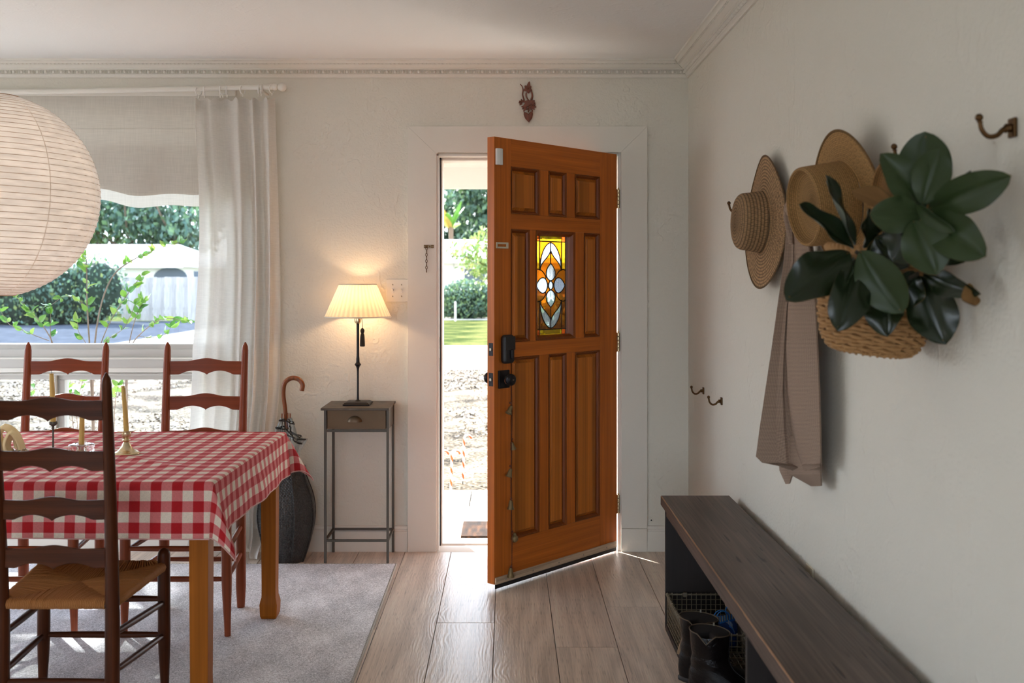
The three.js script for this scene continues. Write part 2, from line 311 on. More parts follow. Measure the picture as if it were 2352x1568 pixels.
// floor boards
{
  const f = structGroup('floor');
  mesh('subfloor', box(XR - XL, 0.14, ZF, (XR + XL) / 2, -0.08, ZF / 2), M.subfloor, f);
  const W = 0.238, first = -0.292; reseed(3);
  const joints = { 0: 1.13, 2: 1.414, 3: 0.924, 4: 1.75, 1: 2.6, '-1': 2.2 };   // row k lies right of seam first + k * W
  for (let k = -17; k <= 5; k++) {
    const x0 = Math.max(XL, first + k * W), x1 = Math.min(XR, first + (k + 1) * W); if (x1 - x0 < 0.01) continue;
    let z = 0, j = joints[k] ?? rr(0.3, 1.6), n = 0;
    while (z < ZF - 0.01) {
      const e = Math.min(ZF, n === 0 ? j : z + 1.52), g = box(x1 - x0 - 0.0022, 0.012, e - z - 0.0022, (x0 + x1) / 2, -0.006, (z + e) / 2, 0.0012, 'z');
      mesh('plank', g, M.plank[Math.floor(rnd() * 4)], f); z = e; n++;
    }
  }
}
// crown moulding with egg-and-dart
{
  const P = [[0, 0], [0.010, 0], [0.011, 0.006], [0.015, 0.010], [0.016, 0.014], [0.020, 0.0155], [0.0215, 0.0165], [0.0200, 0.018], [0.0255, 0.036], [0.0290, 0.0365], [0.031, 0.038], [0.037, 0.039], [0.038, 0.044], [0.044, 0.047], [0.055, 0.056], [0.060, 0.058], [0.061, 0.062], [0.067, 0.063], [0.072, 0.070], [0.080, 0.074], [0.086, 0.075], [0.088, 0.0835], [0, 0.0835]].map(([d, y]) => [d, y + 2.4515]);
  const run = (pt, u0, u1) => loft([u0, u1].map((u, j) => P.map(([d, y]) => pt(typeof u === 'function' ? u(d) : u, d, y))), true, true, 0.5);
  const back = structGroup('trim_1'), right = structGroup('trim_2');
  mesh('crown_moulding', run((u, d, y) => V(u, y, d), XL, (d) => XR - d), M.trim, back);
  mesh('crown_moulding', run((u, d, y) => V(XR - d, y, u), ZF, (d) => d), M.trim, right);
  const egg = new THREE.SphereGeometry(1, 8, 6), relief = (place, n) => {
    const L = [];
    for (let i = 0; i < n; i++) {
      L.push(place(egg.clone().scale(0.0085, 0.0098, 0.0095), i * 0.041, 0.0245, 2.4785), place(egg.clone().scale(0.0026, 0.0095, 0.0085), i * 0.041 + 0.0205, 0.0240, 2.4785));
      for (const s of [-1, 1]) L.push(place(egg.clone().scale(0.0022, 0.0095, 0.008), i * 0.041 + s * 0.0132, 0.0235, 2.4792));
      L.push(place(egg.clone().scale(0.005, 0.004, 0.004), i * 0.041, 0.062, 2.5115), place(egg.clone().scale(0.005, 0.004, 0.004), i * 0.041 + 0.0205, 0.062, 2.5115));
    }
    return L;
  };
  let g = mesh('egg_and_dart', relief((e, u, d, y) => e.translate(0.895 - u, y, d), 108), M.trim, back); g.userData.kind = 'stuff';
  g = mesh('egg_and_dart', relief((e, u, d, y) => e.rotateY(PI / 2).translate(XR - d, y, 0.04 + u), 82), M.trim, right); g.userData.kind = 'stuff';
}
// baseboards
{
  const run = (a, b) => { const P = [[0, 0], [0.016, 0], [0.016, 0.105], [0.012, 0.108], [0.012, 0.115], [0.017, 0.119], [0.012, 0.130], [0.006, 0.134], [0, 0.134]]; return loft([a, b].map((u) => P.map(([d, y]) => V(u, y, d))), true, true, 0.5); };
  struct('baseboard_back', [run(WIN.x0 - 0.2, -0.519), run(0.722, XR)], M.trim);
  struct('baseboard_right', run(0, ZF).rotateY(-PI / 2).translate(XR, 0, 0), M.trim);
}
// door casing, jamb and threshold
{
  const c = structGroup('trim_3');
  const bx = (n, a, b, r = 0.002, m = M.casing) => mesh(n, boxAB(a, b, r), m, c);
  const o = 0.149, t = 0.021, rv = 0.013, L = DOOR.x0, Rr = DOOR.x1, y = DOOR.y1;
  const prism = (pts) => extrude(poly(pts), t, 0.0015).translate(0, 0, 0);
  mesh('casing_board', uvBox(prism([[L - o, 0], [L, 0], [L, y], [L - o, y + 0.143]])), M.casing, c);
  mesh('casing_board', uvBox(prism([[Rr + rv, 0.122], [Rr + o, 0.122], [Rr + o, y + 0.143], [Rr + rv, y + 0.008]])), M.casing, c);
  mesh('casing_board', uvBox(prism([[L - o, y + 0.143], [L, y], [L + 0.01, y + 0.008], [Rr + rv, y + 0.008], [Rr + o, y + 0.143]]), 'x'), M.casing, c);
  bx('plinth_block', [Rr + rv, 0, 0], [Rr + o, 0.121, t + 0.001]);
  // jamb lining with a rebate and a weather strip
  const j = structGroup('trim_4');
  mesh('jamb', boxAB([L, 0.0, -0.2], [L + 0.012, y, 0.008], 0.002), M.frame, j);
  mesh('jamb', boxAB([Rr - 0.002, 0.0, -0.2], [Rr, y, 0.0], 0.0005), M.frame, j); mesh('jamb', boxAB([Rr, 0.0, -0.004], [Rr + 0.014, y + 0.012, 0.002], 0.0008), M.frame, j);
  mesh('jamb', boxAB([L, y - 0.012, -0.2], [Rr, y, 0.008], 0.002, 'x'), M.frame, j);
  mesh('door_stop', boxAB([L + 0.012, 0.0, -0.2], [L + 0.026, y - 0.012, -0.055], 0.002), M.casing, j);
  mesh('door_stop', boxAB([L + 0.012, y - 0.026, -0.2], [Rr - 0.004, y - 0.012, -0.055], 0.002, 'x'), M.casing, j);
  mesh('weather_strip', boxAB([L + 0.012, 0.0, -0.055], [L + 0.019, y - 0.012, -0.047], 0.002), M.black, j);
  mesh('strike_plate', boxAB([L + 0.011, 0.93, -0.04], [L + 0.0135, 1.0, -0.005]), M.nickel, j);
  mesh('strike_plate', boxAB([L + 0.011, 1.05, -0.04], [L + 0.0135, 1.11, -0.005]), M.nickel, j);
  const th = structGroup('trim_5');
  mesh('threshold', loft([L + 0.002, Rr - 0.004].map((x) => [[-0.21, -0.03], [-0.21, 0.012], [-0.19, 0.02], [-0.06, 0.024], [-0.052, 0.016], [-0.02, 0.014], [0.01, 0.004], [0.022, 0.0005], [0.022, -0.004]].map(([z, yy]) => V(x, yy, z))), true, true, 0.4), M.frame, th);
}
// picture window: fixed pane above a deep rail, low panes under it
{
  const w = structGroup('window_1'), fz = (n, a, b, m = M.rail, r = 0.003, gr = 'x') => mesh(n, boxAB(a, b, r, gr), m, w);
  const { x0, x1, y0, y1 } = WIN;
  fz('window_reveal', [x0, y0, -0.2], [x0 + 0.015, y1, 0], M.trim); fz('window_reveal', [x1 - 0.015, y0, -0.2], [x1, y1, 0], M.trim);
  fz('window_reveal', [x0, y0, -0.2], [x1, y0 + 0.018, 0.03], M.trim, 0.004);
  const fr = (xa, ya, xb, yb, b, za, zb) => [boxAB([xa, ya, za], [xb, ya + b, zb], 0.003, 'x'), boxAB([xa, yb - b, za], [xb, yb, zb], 0.003, 'x'), boxAB([xa, ya + b, za], [xa + b, yb - b, zb], 0.003), boxAB([xb - b, ya + b, za], [xb, yb - b, zb], 0.003)];
  const ry0 = 0.905, ry1 = 1.038;                                    // the deep rail
  mesh('window_frame', fr(x0 + 0.015, ry1, x1 - 0.015, y1, 0.03, -0.15, -0.07), M.rail, w);
  fz('window_rail', [x0 + 0.015, ry0 + 0.03, -0.15], [x1 - 0.015, ry1 - 0.035, -0.045]);
  fz('window_rail', [x0 + 0.015, ry1 - 0.037, -0.15], [x1 - 0.015, ry1 + 0.004, -0.055]);
  fz('window_rail', [x0 + 0.015, ry1 - 0.048, -0.1], [x1 - 0.015, ry1 - 0.039, -0.040], M.trim, 0.002);
  fz('window_rail', [x0 + 0.015, ry0 + 0.016, -0.15], [x1 - 0.015, ry0 + 0.040, -0.040], M.trim);
  fz('window_rail', [x0 + 0.015, ry0, -0.15], [x1 - 0.015, ry0 + 0.012, -0.055]);
  mesh('window_pane', boxAB([x0 + 0.04, ry1 + 0.02, -0.112], [x1 - 0.04, y1 - 0.02, -0.1115]), M.pane, w);
  const mx = at(141, 900, -0.1).x;
  for (const [a, b] of [[x0 + 0.015, mx], [mx, x1 - 0.015]]) {
    mesh('window_sash', fr(a, y0 + 0.018, b, ry0, 0.025, -0.14, -0.08), M.rail, w);
    mesh('window_pane', boxAB([a + 0.02, y0 + 0.03, -0.112], [b - 0.02, ry0 - 0.02, -0.1115]), M.pane, w);
  }
  fz('window_mullion', [mx - 0.014, y0 + 0.018, -0.075], [mx - 0.004, ry0, -0.060], M.nickel, 0.002, 'y');
  // unseen windows added to fill the room with light: beside and behind the camera
  const sw = structGroup('window_2'), sd = structGroup('window_3');
  const mk = (g, a, b, name, pane) => mesh(name, boxAB(a, b, pane ? 0 : 0.003), pane ? M.pane : M.frame, g);
  for (const z of [0.35, 1.22, 2.10]) mk(sw, [XL - 0.13, 0.3, z], [XL - 0.07, 2.3, z + 0.05], 'window_frame');
  for (const yy of [0.3, 2.25]) mk(sw, [XL - 0.13, yy, 0.35], [XL - 0.07, yy + 0.05, 2.15], 'window_frame');
  mk(sw, [XL - 0.101, 0.34, 0.39], [XL - 0.1005, 2.26, 2.11], 'window_pane', true);
  for (const x of [-3.9, -1.73, 0.44]) mk(sd, [x, 0.3, ZF + 0.07], [x + 0.06, 2.35, ZF + 0.13], 'window_frame');
  for (const yy of [0.3, 2.29]) mk(sd, [-3.9, yy, ZF + 0.07], [0.5, yy + 0.06, ZF + 0.13], 'window_frame');
  mk(sd, [-3.85, 0.34, ZF + 0.1], [0.45, 2.31, ZF + 0.1005], 'window_pane', true);
}
// small fittings on the walls
{
  const sp = thing('switch_plate', 'cream double light switch plate on the wall between the lamp and the door', 'light switch', at(912.5, 667, 0).toArray());
  mesh('cover_plate', box(0.113, 0.118, 0.006, 0, 0, 0.003, 0.0025), M.trim, sp);
  for (const x of [-0.023, 0.023]) {
    const t = mesh('toggle', [box(0.011, 0.026, 0.003, x, 0, 0.0065), box(0.008, 0.011, 0.014, x, x < 0 ? 0.004 : 0.004, 0.012, 0.002).rotateX(0)], M.white, sp);
    for (const y of [-0.03, 0.03]) mesh('screw', lathe([[0, 0.0075], [0.003, 0.007], [0.0035, 0.006]], 12).rotateX(PI / 2).translate(x, y, 0), M.nickel, sp);
  }
  const o = thing('outlet_plate', 'small beige outlet cover on the right wall just above the bench', 'outlet', [XR, 0.466, 2.19]);
  mesh('cover_plate', box(0.007, 0.116, 0.072, -0.0035, 0, 0, 0.0025), M.ivory, o);
  mesh('receptacle', [box(0.003, 0.03, 0.034, -0.008, 0.021, 0, 0.001), box(0.003, 0.03, 0.034, -0.008, -0.021, 0, 0.001)], M.white, o);
  const g = thing('cable_grommet', 'tiny round cable outlet low on the wall above the baseboard right of the door', 'cable outlet', at(1496, 1194, 0).toArray());
  mesh('collar', lathe([[0.004, 0.002], [0.006, 0.006], [0.011, 0.004], [0.012, 0]], 20).rotateX(PI / 2), M.trim, g);
  mesh('hole', lathe([[0, 0.0025], [0.005, 0.002]], 12).rotateX(PI / 2), M.black, g);
  // door chain on the casing
  const dc = thing('door_chain', 'brass keeper plate with a short hanging chain on the left door casing', 'door chain', at(985, 566, 0.021).toArray());
  mesh('keeper_plate', box(0.051, 0.016, 0.003, 0, 0, 0.0015, 0.001), M.oldbrass, dc);
  for (const x of [-0.02, 0.021]) mesh('screw', ball(0.0035, x, 0, 0.003, 6), M.nickel, dc);
  mesh('ring', new THREE.TorusGeometry(0.007, 0.0022, 6, 16).translate(0.005, 0, 0.004), M.nickel, dc);
  for (let k = 0; k < 8; k++) mesh('link', new THREE.TorusGeometry(0.0062, 0.0016, 6, 16).scale(0.75, 1.3, 1).rotateY(k % 2 ? PI / 2 : 0.1).translate(-0.012, -0.010 - k * 0.0164, 0.0065), M.oldbrass, dc);
}
// carved wooden flower plaque above the door
{
  const cv = thing('wall_carving', 'carved reddish wooden plaque of flowers over a heart hung above the door', 'carving', at(1211, 235, 0).toArray());
  const k = 1 / 443 / 12.06, X = (x) => (x - 857) * k, Y = (y) => -(y - 784) * k;      // from a close view of it
  const S = (pts, z, d, name, b = 0.0025) => mesh(name, uvBox(extrude(new THREE.Shape(new THREE.SplineCurve(pts.map(([x, y]) => new THREE.Vector2(X(x), Y(y)))).getPoints(pts.length * 5)), d, b, 8).translate(0, 0, z)), M.carved, cv);
  const stem = (pts, r0, r1) => mesh('stem', sweep(curve(pts.map(([x, y]) => V(X(x), Y(y), 0.008)), 24), (t) => lerp(r0, r1, t), 8), M.carved, cv);
  stem([[660, 285], [715, 350], [740, 450], [728, 580], [765, 720]], 0.0022, 0.0042); stem([[825, 520], [825, 620], [890, 740]], 0.003, 0.0036); stem([[960, 440], [985, 530], [995, 620], [970, 720]], 0.003, 0.006);
  const petal = (cx, cy, a, L, w, z) => { const p = [[0, 0], [0.35, 0.5], [0.75, 0.36], [1, 0], [0.75, -0.36], [0.35, -0.5], [0, 0]].map(([t, s]) => [cx + (cos(a) * t * L - sin(a) * s * w), cy + (sin(a) * t * L + cos(a) * s * w)]); S(p, z, 0.009, 'petal', 0.002); };
  for (const a of [-1.35, -2.3, -0.65, 0.35, 1.4, 2.8]) petal(870, 425, a, a === -1.35 ? 215 : 125, 95, 0.006 + (a > 0 ? 0.003 : 0));
  mesh('bud', ball(0.006, X(870), Y(425), 0.017, 8), M.carved, cv);
  for (const a of [-2.7, -1.9, -0.9, 2.4, 3.1]) petal(720, 800, a, 105, 60, 0.006);
  for (const a of [0.2, 1.2, 2.2, -0.7]) petal(990, 800, a, 95, 70, 0.008);
  S([[760, 760], [860, 740], [1000, 740], [1010, 800], [930, 880], [800, 940], [740, 900], [790, 830]], 0.003, 0.014, 'leaf');
  for (const a of [0.3, 1.0, 1.8, 2.6]) petal(985, 890, a, 130, 70, 0.008);
  for (const a of [0.9, 1.7, 2.5, 3.2]) petal(800, 920, a, 110, 60, 0.007);
  stem([[1040, 800], [1075, 850], [1040, 890]], 0.002, 0.0025); stem([[890, 960], [900, 1010], [880, 1060]], 0.003, 0.003); stem([[760, 990], [765, 1050], [780, 1090]], 0.0028, 0.003); stem([[1000, 990], [990, 1060]], 0.0028, 0.003);
  S([[905, 1355], [800, 1240], [755, 1120], [775, 1070], [830, 1075], [890, 1110], [930, 1060], [985, 1055], [1010, 1110], [990, 1230]], 0.002, 0.018, 'heart', 0.006);
}
// ================= the front door, swung into the room =================
const DW = 0.922, DT = 0.044, PHI = 47.4 * PI / 180;
const door = structGroup('door_1'); door.position.set(0.5665, 0, 0.0075); door.rotation.y = PHI;
const U = (u) => -u;                                     // u runs from the hinge to the free edge along local -x; z = 0 is the room face
{
  reseed(11);
  const bar = (n, u0, u1, y0, y1, gr) => mesh(n, boxAB([U(u1), y0, -DT], [U(u0), y1, 0], 0.0015, gr), M.door, door);
  const yb = 0.026, yt = 2.055, R1 = [1.711, 1.928], R2 = [1.118, 1.640], R3 = [0.21, 1.049];
  bar('stile', 0.002, 0.145, yb, yt, 'y'); bar('stile', 0.815, 0.926, yb, yt, 'y');
  bar('rail', 0.145, 0.815, R1[1], yt, 'x'); bar('rail', 0.145, 0.815, R2[1], R1[0], 'x'); bar('rail', 0.145, 0.815, R3[1], R2[0], 'x'); bar('rail', 0.145, 0.815, yb, R3[0], 'x');
  for (const [y0, y1] of [R1, R3]) { bar('mullion', 0.345, 0.412, y0, y1, 'y'); bar('mullion', 0.547, 0.615, y0, y1, 'y'); }
  bar('mullion', 0.275, 0.345, ...R2, 'y'); bar('mullion', 0.640, 0.683, ...R2, 'y');
  const nest = (u0, u1, y0, y1, prof) => {               // rings stepping in from the opening
    const rings = prof.map(([i, z]) => [V(U(u1) + i, y0 + i, z), V(U(u0) - i, y0 + i, z), V(U(u0) - i, y1 - i, z), V(U(u1) + i, y1 - i, z)]);
    return uvBox(toCreasedNormals(loft(rings, true, false), 0.3), 'y');
  };
  const panel = (u0, u1, y0, y1) => {
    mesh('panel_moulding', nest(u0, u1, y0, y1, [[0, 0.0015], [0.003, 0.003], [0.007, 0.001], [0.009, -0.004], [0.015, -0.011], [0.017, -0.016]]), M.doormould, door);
    const a = nest(u0, u1, y0, y1, [[0.016, -0.016], [0.020, -0.015], [0.030, -0.007], [0.031, -0.0055]]), w = u1 - u0 - 0.062, h = y1 - y0 - 0.062;
    const b = box(w, h, 0.018, U((u0 + u1) / 2), (y0 + y1) / 2, -0.0145, 0, 'y');
    mesh('panel', [a, b, box(u1 - u0, y1 - y0, 0.012, U((u0 + u1) / 2), (y0 + y1) / 2, -0.030, 0, 'y')], M.doorpanel, door);
  };
  for (const [y0, y1] of [R1, R3]) { panel(0.145, 0.345, y0, y1); panel(0.412, 0.547, y0, y1); panel(0.615, 0.815, y0, y1); }
  panel(0.146, 0.275, ...R2); panel(0.683, 0.815, ...R2);
  // glazing
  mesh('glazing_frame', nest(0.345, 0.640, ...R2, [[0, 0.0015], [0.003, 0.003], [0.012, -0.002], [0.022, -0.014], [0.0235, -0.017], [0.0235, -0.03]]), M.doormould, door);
  mesh('glazing_frame', [boxAB([U(0.640), R2[0], -DT], [U(0.345), R2[0] + 0.024, -0.026]), boxAB([U(0.640), R2[1] - 0.024, -DT], [U(0.345), R2[1], -0.026]), boxAB([U(0.640), R2[0], -DT], [U(0.615), R2[1], -0.026]), boxAB([U(0.370), R2[0], -DT], [U(0.345), R2[1], -0.026])], M.doormould, door);
  const gx = U(0.503), gy = 1.379, hw = 0.113, hh = 0.240, lead = [];
  const window_ = new THREE.Group(); window_.name = 'stained_glass'; window_.position.set(gx, gy, -0.024); door.add(window_);
  const Q = (...p) => new THREE.QuadraticBezierCurve(...p.map(([x, y]) => new THREE.Vector2(x, y))).getPoints(10).map((q) => [q.x, q.y]);
  const B = (...p) => new THREE.CubicBezierCurve(...p.map(([x, y]) => new THREE.Vector2(x, y))).getPoints(14).map((q) => [q.x, q.y]);
  const rev = (a) => [...a].reverse();
  const cleanPts = (p) => p.filter((a, i) => { const b = p[(i + 1) % p.length]; return Math.hypot(a[0] - b[0], a[1] - b[1]) > 1e-4; });
  const piece = (pts, mat, sx = 1, sy = 1) => {
    pts = cleanPts(pts).map(([x, y]) => [x * sx, y * sy]);
    mesh('glass_piece', uvBox(extrude(poly(pts), 0.003).translate(0, 0, -0.0015), 'y'), mat, window_);
    const loop = [...pts, pts[0]].map(([x, y]) => V(x, y, 0)); lead.push(sweep(loop, 0.0028, 6, false));
  };
  const outer = B([0, 0.207], [-0.050, 0.200], [-0.082, 0.130], [-0.080, 0.072]), inner = B([-0.080, 0.072], [-0.072, 0.118], [-0.012, 0.130], [0, 0.172]);
  const pt = [...B([0, 0.022], [-0.030, 0.026], [-0.058, 0.066], [0, 0.106])], pl = [...B([-0.024, 0], [-0.024, 0.030], [-0.066, 0.066], [-0.108, 0])];
  const J = [-0.036, 0.040];
  const arc = B([-0.113, 0.070], [-0.098, 0.086], [-0.058, 0.078], J);
  const k = arc.findIndex(([x]) => x > -0.080);
  for (const sy of [1, -1]) {
    const low = sy < 0;  // less light behind the lower half is put into a darker glass colour
    for (const sx of [-1, 1]) {
      piece([...outer, ...inner], M.gclear, sx, sy);
      piece([...rev(inner), ...arc.slice(k), ...pt.slice(6)], M.gamber, sx, sy);
      piece([...arc, ...pl.slice(5), [-0.113, 0]], low ? M.gdim : M.gamber, sx, sy);
      piece([[0, 0.207], [0, 0.212], [-0.082, 0.212], [-0.082, 0.075], ...rev(outer)], low ? M.gdim : M.gamber, sx, sy);
      piece([[-0.113, 0.212], [-0.082, 0.212], [-0.082, 0.078], ...rev(arc.slice(0, k)), [-0.113, 0.070]], low ? M.gdim : M.gyellow, sx, sy);
      piece([[-0.113, 0.212], [-0.113, hh], [-0.082, hh], [-0.082, 0.212]], M.gorange, sx, sy);
    }
    piece([[-0.082, 0.212], [-0.082, hh], [0.082, hh], [0.082, 0.212]], M.gyellow, 1, sy);
    piece([...pt, ...rev(pt).map(([x, y]) => [-x, y])], M.gclear, 1, sy);
  }
  for (const sy of [1, -1]) for (const sx of [-1, 1]) piece([...pt.slice(0, 7), J, ...rev(pl.slice(0, 6)), [-0.012, 0.0155]], M.gamber, sx, sy);
  for (const sx of [-1, 1]) piece([...pl, ...rev(pl).map(([x, y]) => [x, -y])], M.gclear, sx, 1);
  piece(Array.from({ length: 20 }, (_, i) => [0.0215 * cos(i / 20 * 2 * PI) * 0.75, 0.0215 * sin(i / 20 * 2 * PI)]), M.gclear);
  mesh('lead_came', [...lead, sweep([V(-hw, -hh, 0), V(hw, -hh, 0)], 0.004, 6), sweep([V(-hw, hh, 0), V(hw, hh, 0)], 0.004, 6), sweep([V(-hw, -hh, 0), V(-hw, hh, 0)], 0.004, 6), sweep([V(hw, -hh, 0), V(hw, hh, 0)], 0.004, 6)], M.lead, window_);
  // sweep along the bottom
  const sw = mesh('door_sweep', [boxAB([U(0.924), 0.026, 0.0], [U(0.012), 0.058, 0.009], 0.003, 'x')], std({ color: '#f2d2b0', roughness: 0.45, map: T.grain }), door);
  mesh('sweep_rubber', boxAB([U(0.924), 0.007, 0.001], [U(0.012), 0.027, 0.0055], 0.001, 'x'), M.black, door);
  for (const u of [0.10, 0.29, 0.48, 0.67, 0.86]) mesh('screw', ball(0.004, U(u), 0.040, 0.009, 6), M.nickel, door);
  // hinges
  for (const y of [1.825, 1.083, 0.245]) {
    const h = mesh('hinge', [boxAB([-0.002, y - 0.05, -0.032], [0.0008, y + 0.05, 0.001])], M.brass, door);
    for (let i = 0; i < 5; i++) mesh('knuckle', lathe(turned([[0.0001, 0], [0.0076, 0.0008], [0.0080, 0.009], [0.0076, 0.018], [0.0001, 0.0188]], 3), 12).translate(0.0055, y - 0.048 + i * 0.0194, 0.004), M.brass, h);
    mesh('hinge_pin', ball(0.005, 0.0055, y + 0.053, 0.004, 6), M.brass, h);
  }
  // lock, knob, sensor, chain track
  const lk = mesh('smart_lock', new RoundedBoxGeometry(0.071, 0.131, 0.034, 5, 0.016).translate(U(0.855), 1.09, 0.017), M.black, door, 'black rounded electronic deadbolt');
  mesh('thumb_turn', new RoundedBoxGeometry(0.018, 0.046, 0.014, 4, 0.007).translate(U(0.846), 1.068, 0.037), M.blackmetal, lk);
  mesh('lock_cover', new RoundedBoxGeometry(0.066, 0.062, 0.004, 3, 0.002).translate(U(0.855), 1.117, 0.0335), M.black, lk);
  const kn = mesh('knob_rose', box(0.072, 0.082, 0.010, U(0.868), 0.953, 0.005, 0.003), M.blackmetal, door);
  const knobShape = turned([[0.0001, 0.062], [0.018, 0.061], [0.025, 0.055], [0.027, 0.046], [0.024, 0.036], [0.013, 0.030], [0.011, 0.012], [0.014, 0.008]], 4);
  mesh('knob', lathe(knobShape, 28).rotateX(PI / 2).translate(U(0.866), 0.953, 0), M.blackmetal, kn);
  mesh('knob', lathe(knobShape, 28).rotateX(-PI / 2).translate(U(0.866), 0.953, -DT), M.blackmetal, kn);
  mesh('knob_rose', box(0.072, 0.082, 0.010, U(0.866), 0.953, -DT - 0.005, 0.003), M.blackmetal, door);
  mesh('knob_keyhole', new RoundedBoxGeometry(0.009, 0.004, 0.003, 2, 0.001).translate(U(0.866), 0.953, 0.062), M.nickel, kn);
  for (const [y, h] of [[1.09, 0.058], [0.953, 0.06]]) {
    const p = mesh('latch_plate', boxAB([U(0.9275), y - h / 2, -0.034], [U(0.925), y + h / 2, -0.008], 0.001), M.blackmetal, door);
    mesh('latch_bolt', box(0.006, 0.014, 0.014, U(0.929), y, -0.021, 0.003), M.nickel, p);
  }
  const sn = mesh('door_sensor', extrude(poly([[-0.02, 0], [0.02, 0], [0.02, -0.010], [0.008, -0.017], [-0.008, -0.017], [-0.02, -0.010]]), 0.074, 0.002).rotateX(-PI / 2).translate(U(0.899), 1.928, 0), M.white, door, 'small white door sensor');
  const ct = mesh('chain_track', [box(0.075, 0.008, 0.005, U(0.878), 1.573, 0.0025, 0.001), box(0.075, 0.008, 0.005, U(0.878), 1.553, 0.0025, 0.001), box(0.012, 0.028, 0.005, U(0.842), 1.563, 0.0025, 0.001), box(0.008, 0.028, 0.005, U(0.912), 1.563, 0.0025, 0.001)], M.ivory, door);
}
// string of bells hanging from the knob
{
  const bs = thing('bell_string', 'twisted cord with six small brass bells hanging from the door knob', 'bells', door.position.toArray()); bs.rotation.y = PHI;
  const cord = (r, ph) => sweep(Array.from({ length: 240 }, (_, i) => { const t = i / 239, y = 0.925 - t * 0.84; return V(U(0.842) + 0.004 * sin(t * 9) + r * cos(t * 330 + ph), y, 0.028 + r * sin(t * 330 + ph)); }), 0.0013, 5);
  mesh('cord', [cord(0.0014, 0), cord(0.0014, PI)], std({ color: '#6b3c26', roughness: 0.9 }), bs);
  mesh('cord_loop', new THREE.TorusGeometry(0.0145, 0.0022, 6, 24).scale(1.25, 1, 1).translate(U(0.866), 0.948, 0.026), std({ color: '#6b3c26', roughness: 0.9 }), bs);
  const prof = turned([[0.0001, 0.034], [0.006, 0.033], [0.009, 0.024], [0.011, 0.012], [0.016, 0.0], [0.015, -0.001]], 4);
  [[0.857, 0.798, 0.9, 1], [0.826, 0.632, -0.55, 0.9], [0.856, 0.510, 0.7, 1], [0.843, 0.360, 0.05, 1.05], [0.818, 0.208, -0.3, 1.15], [0.843, 0.050, 0, 1.1]].forEach(([u, y, a, k], i) => {
    const g = lathe(prof, 20).scale(k, k * 1.12, k).rotateZ(-a * 0.6).translate(U(u), y, 0.024);
    const b = mesh('bell', i === 4 ? [ball(0.017, U(u), y + 0.012, 0.026, 10), ball(0.008, U(u), y + 0.032, 0.026, 8)] : g, M.bellbrass, bs);
    mesh('bell_knot', ball(0.006, U(lerp(u, 0.843, 0.7)), y + 0.047, 0.027, 6).scale(1, 1, 1), std({ color: '#6b3c26', roughness: 0.9 }), b);
  });
}
// ================= rug =================
const RUG = 0.0095;
{
  const r = thing('rug', 'large grey flecked flat-woven rug with a pale bound edge under the dining table', 'rug');
  const x0 = -3.9, x1 = -0.548, z0 = 0.272, z1 = 3.7, sk = 0.0;
  mesh('pile', grid(60, 60, (u, v) => { const x = lerp(x0, x1 + 0.014 * v, u), z = lerp(z0, z1, v); return [V(x, RUG - 0.0013 + 0.0012 * (vnoise(u * 30, v * 30, 90, 90) - 0.5) + sk, z), x, z]; }).rotateX(0), M.rug, r);
  r.children[0].geometry.scale(1, 1, 1);
  mesh('rug_edge', [sweep([V(x0, 0.0045, z0), V(x1, 0.0045, z0)], 0.0045, 8), sweep([V(x1, 0.0045, z0), V(x1 + 0.014, 0.0045, z1)], 0.0045, 8), sweep([V(x0, 0.0045, z1), V(x1 + 0.014, 0.0045, z1)], 0.0045, 8)], M.rugedge, r);
  const st = [], sg = new THREE.SphereGeometry(1, 6, 4);
  for (let i = 0; i < 120; i++) st.push(sg.clone().scale(0.004, 0.003, 0.003).translate(x1 - 0.004 - i * 0.0166, 0.0085, z0 + 0.001));
  for (let i = 0; i < 130; i++) st.push(sg.clone().scale(0.003, 0.003, 0.004).translate(x1 - 0.002 + i * 0.0166 * 0.0041, 0.0085, z0 + i * 0.0166));
  mesh('edge_stitching', st, M.rugedge, r).userData.kind = 'stuff';
  mesh('backing', boxAB([x0, 0.0005, z0], [x1, 0.004, z1]), M.rugedge, r);
}
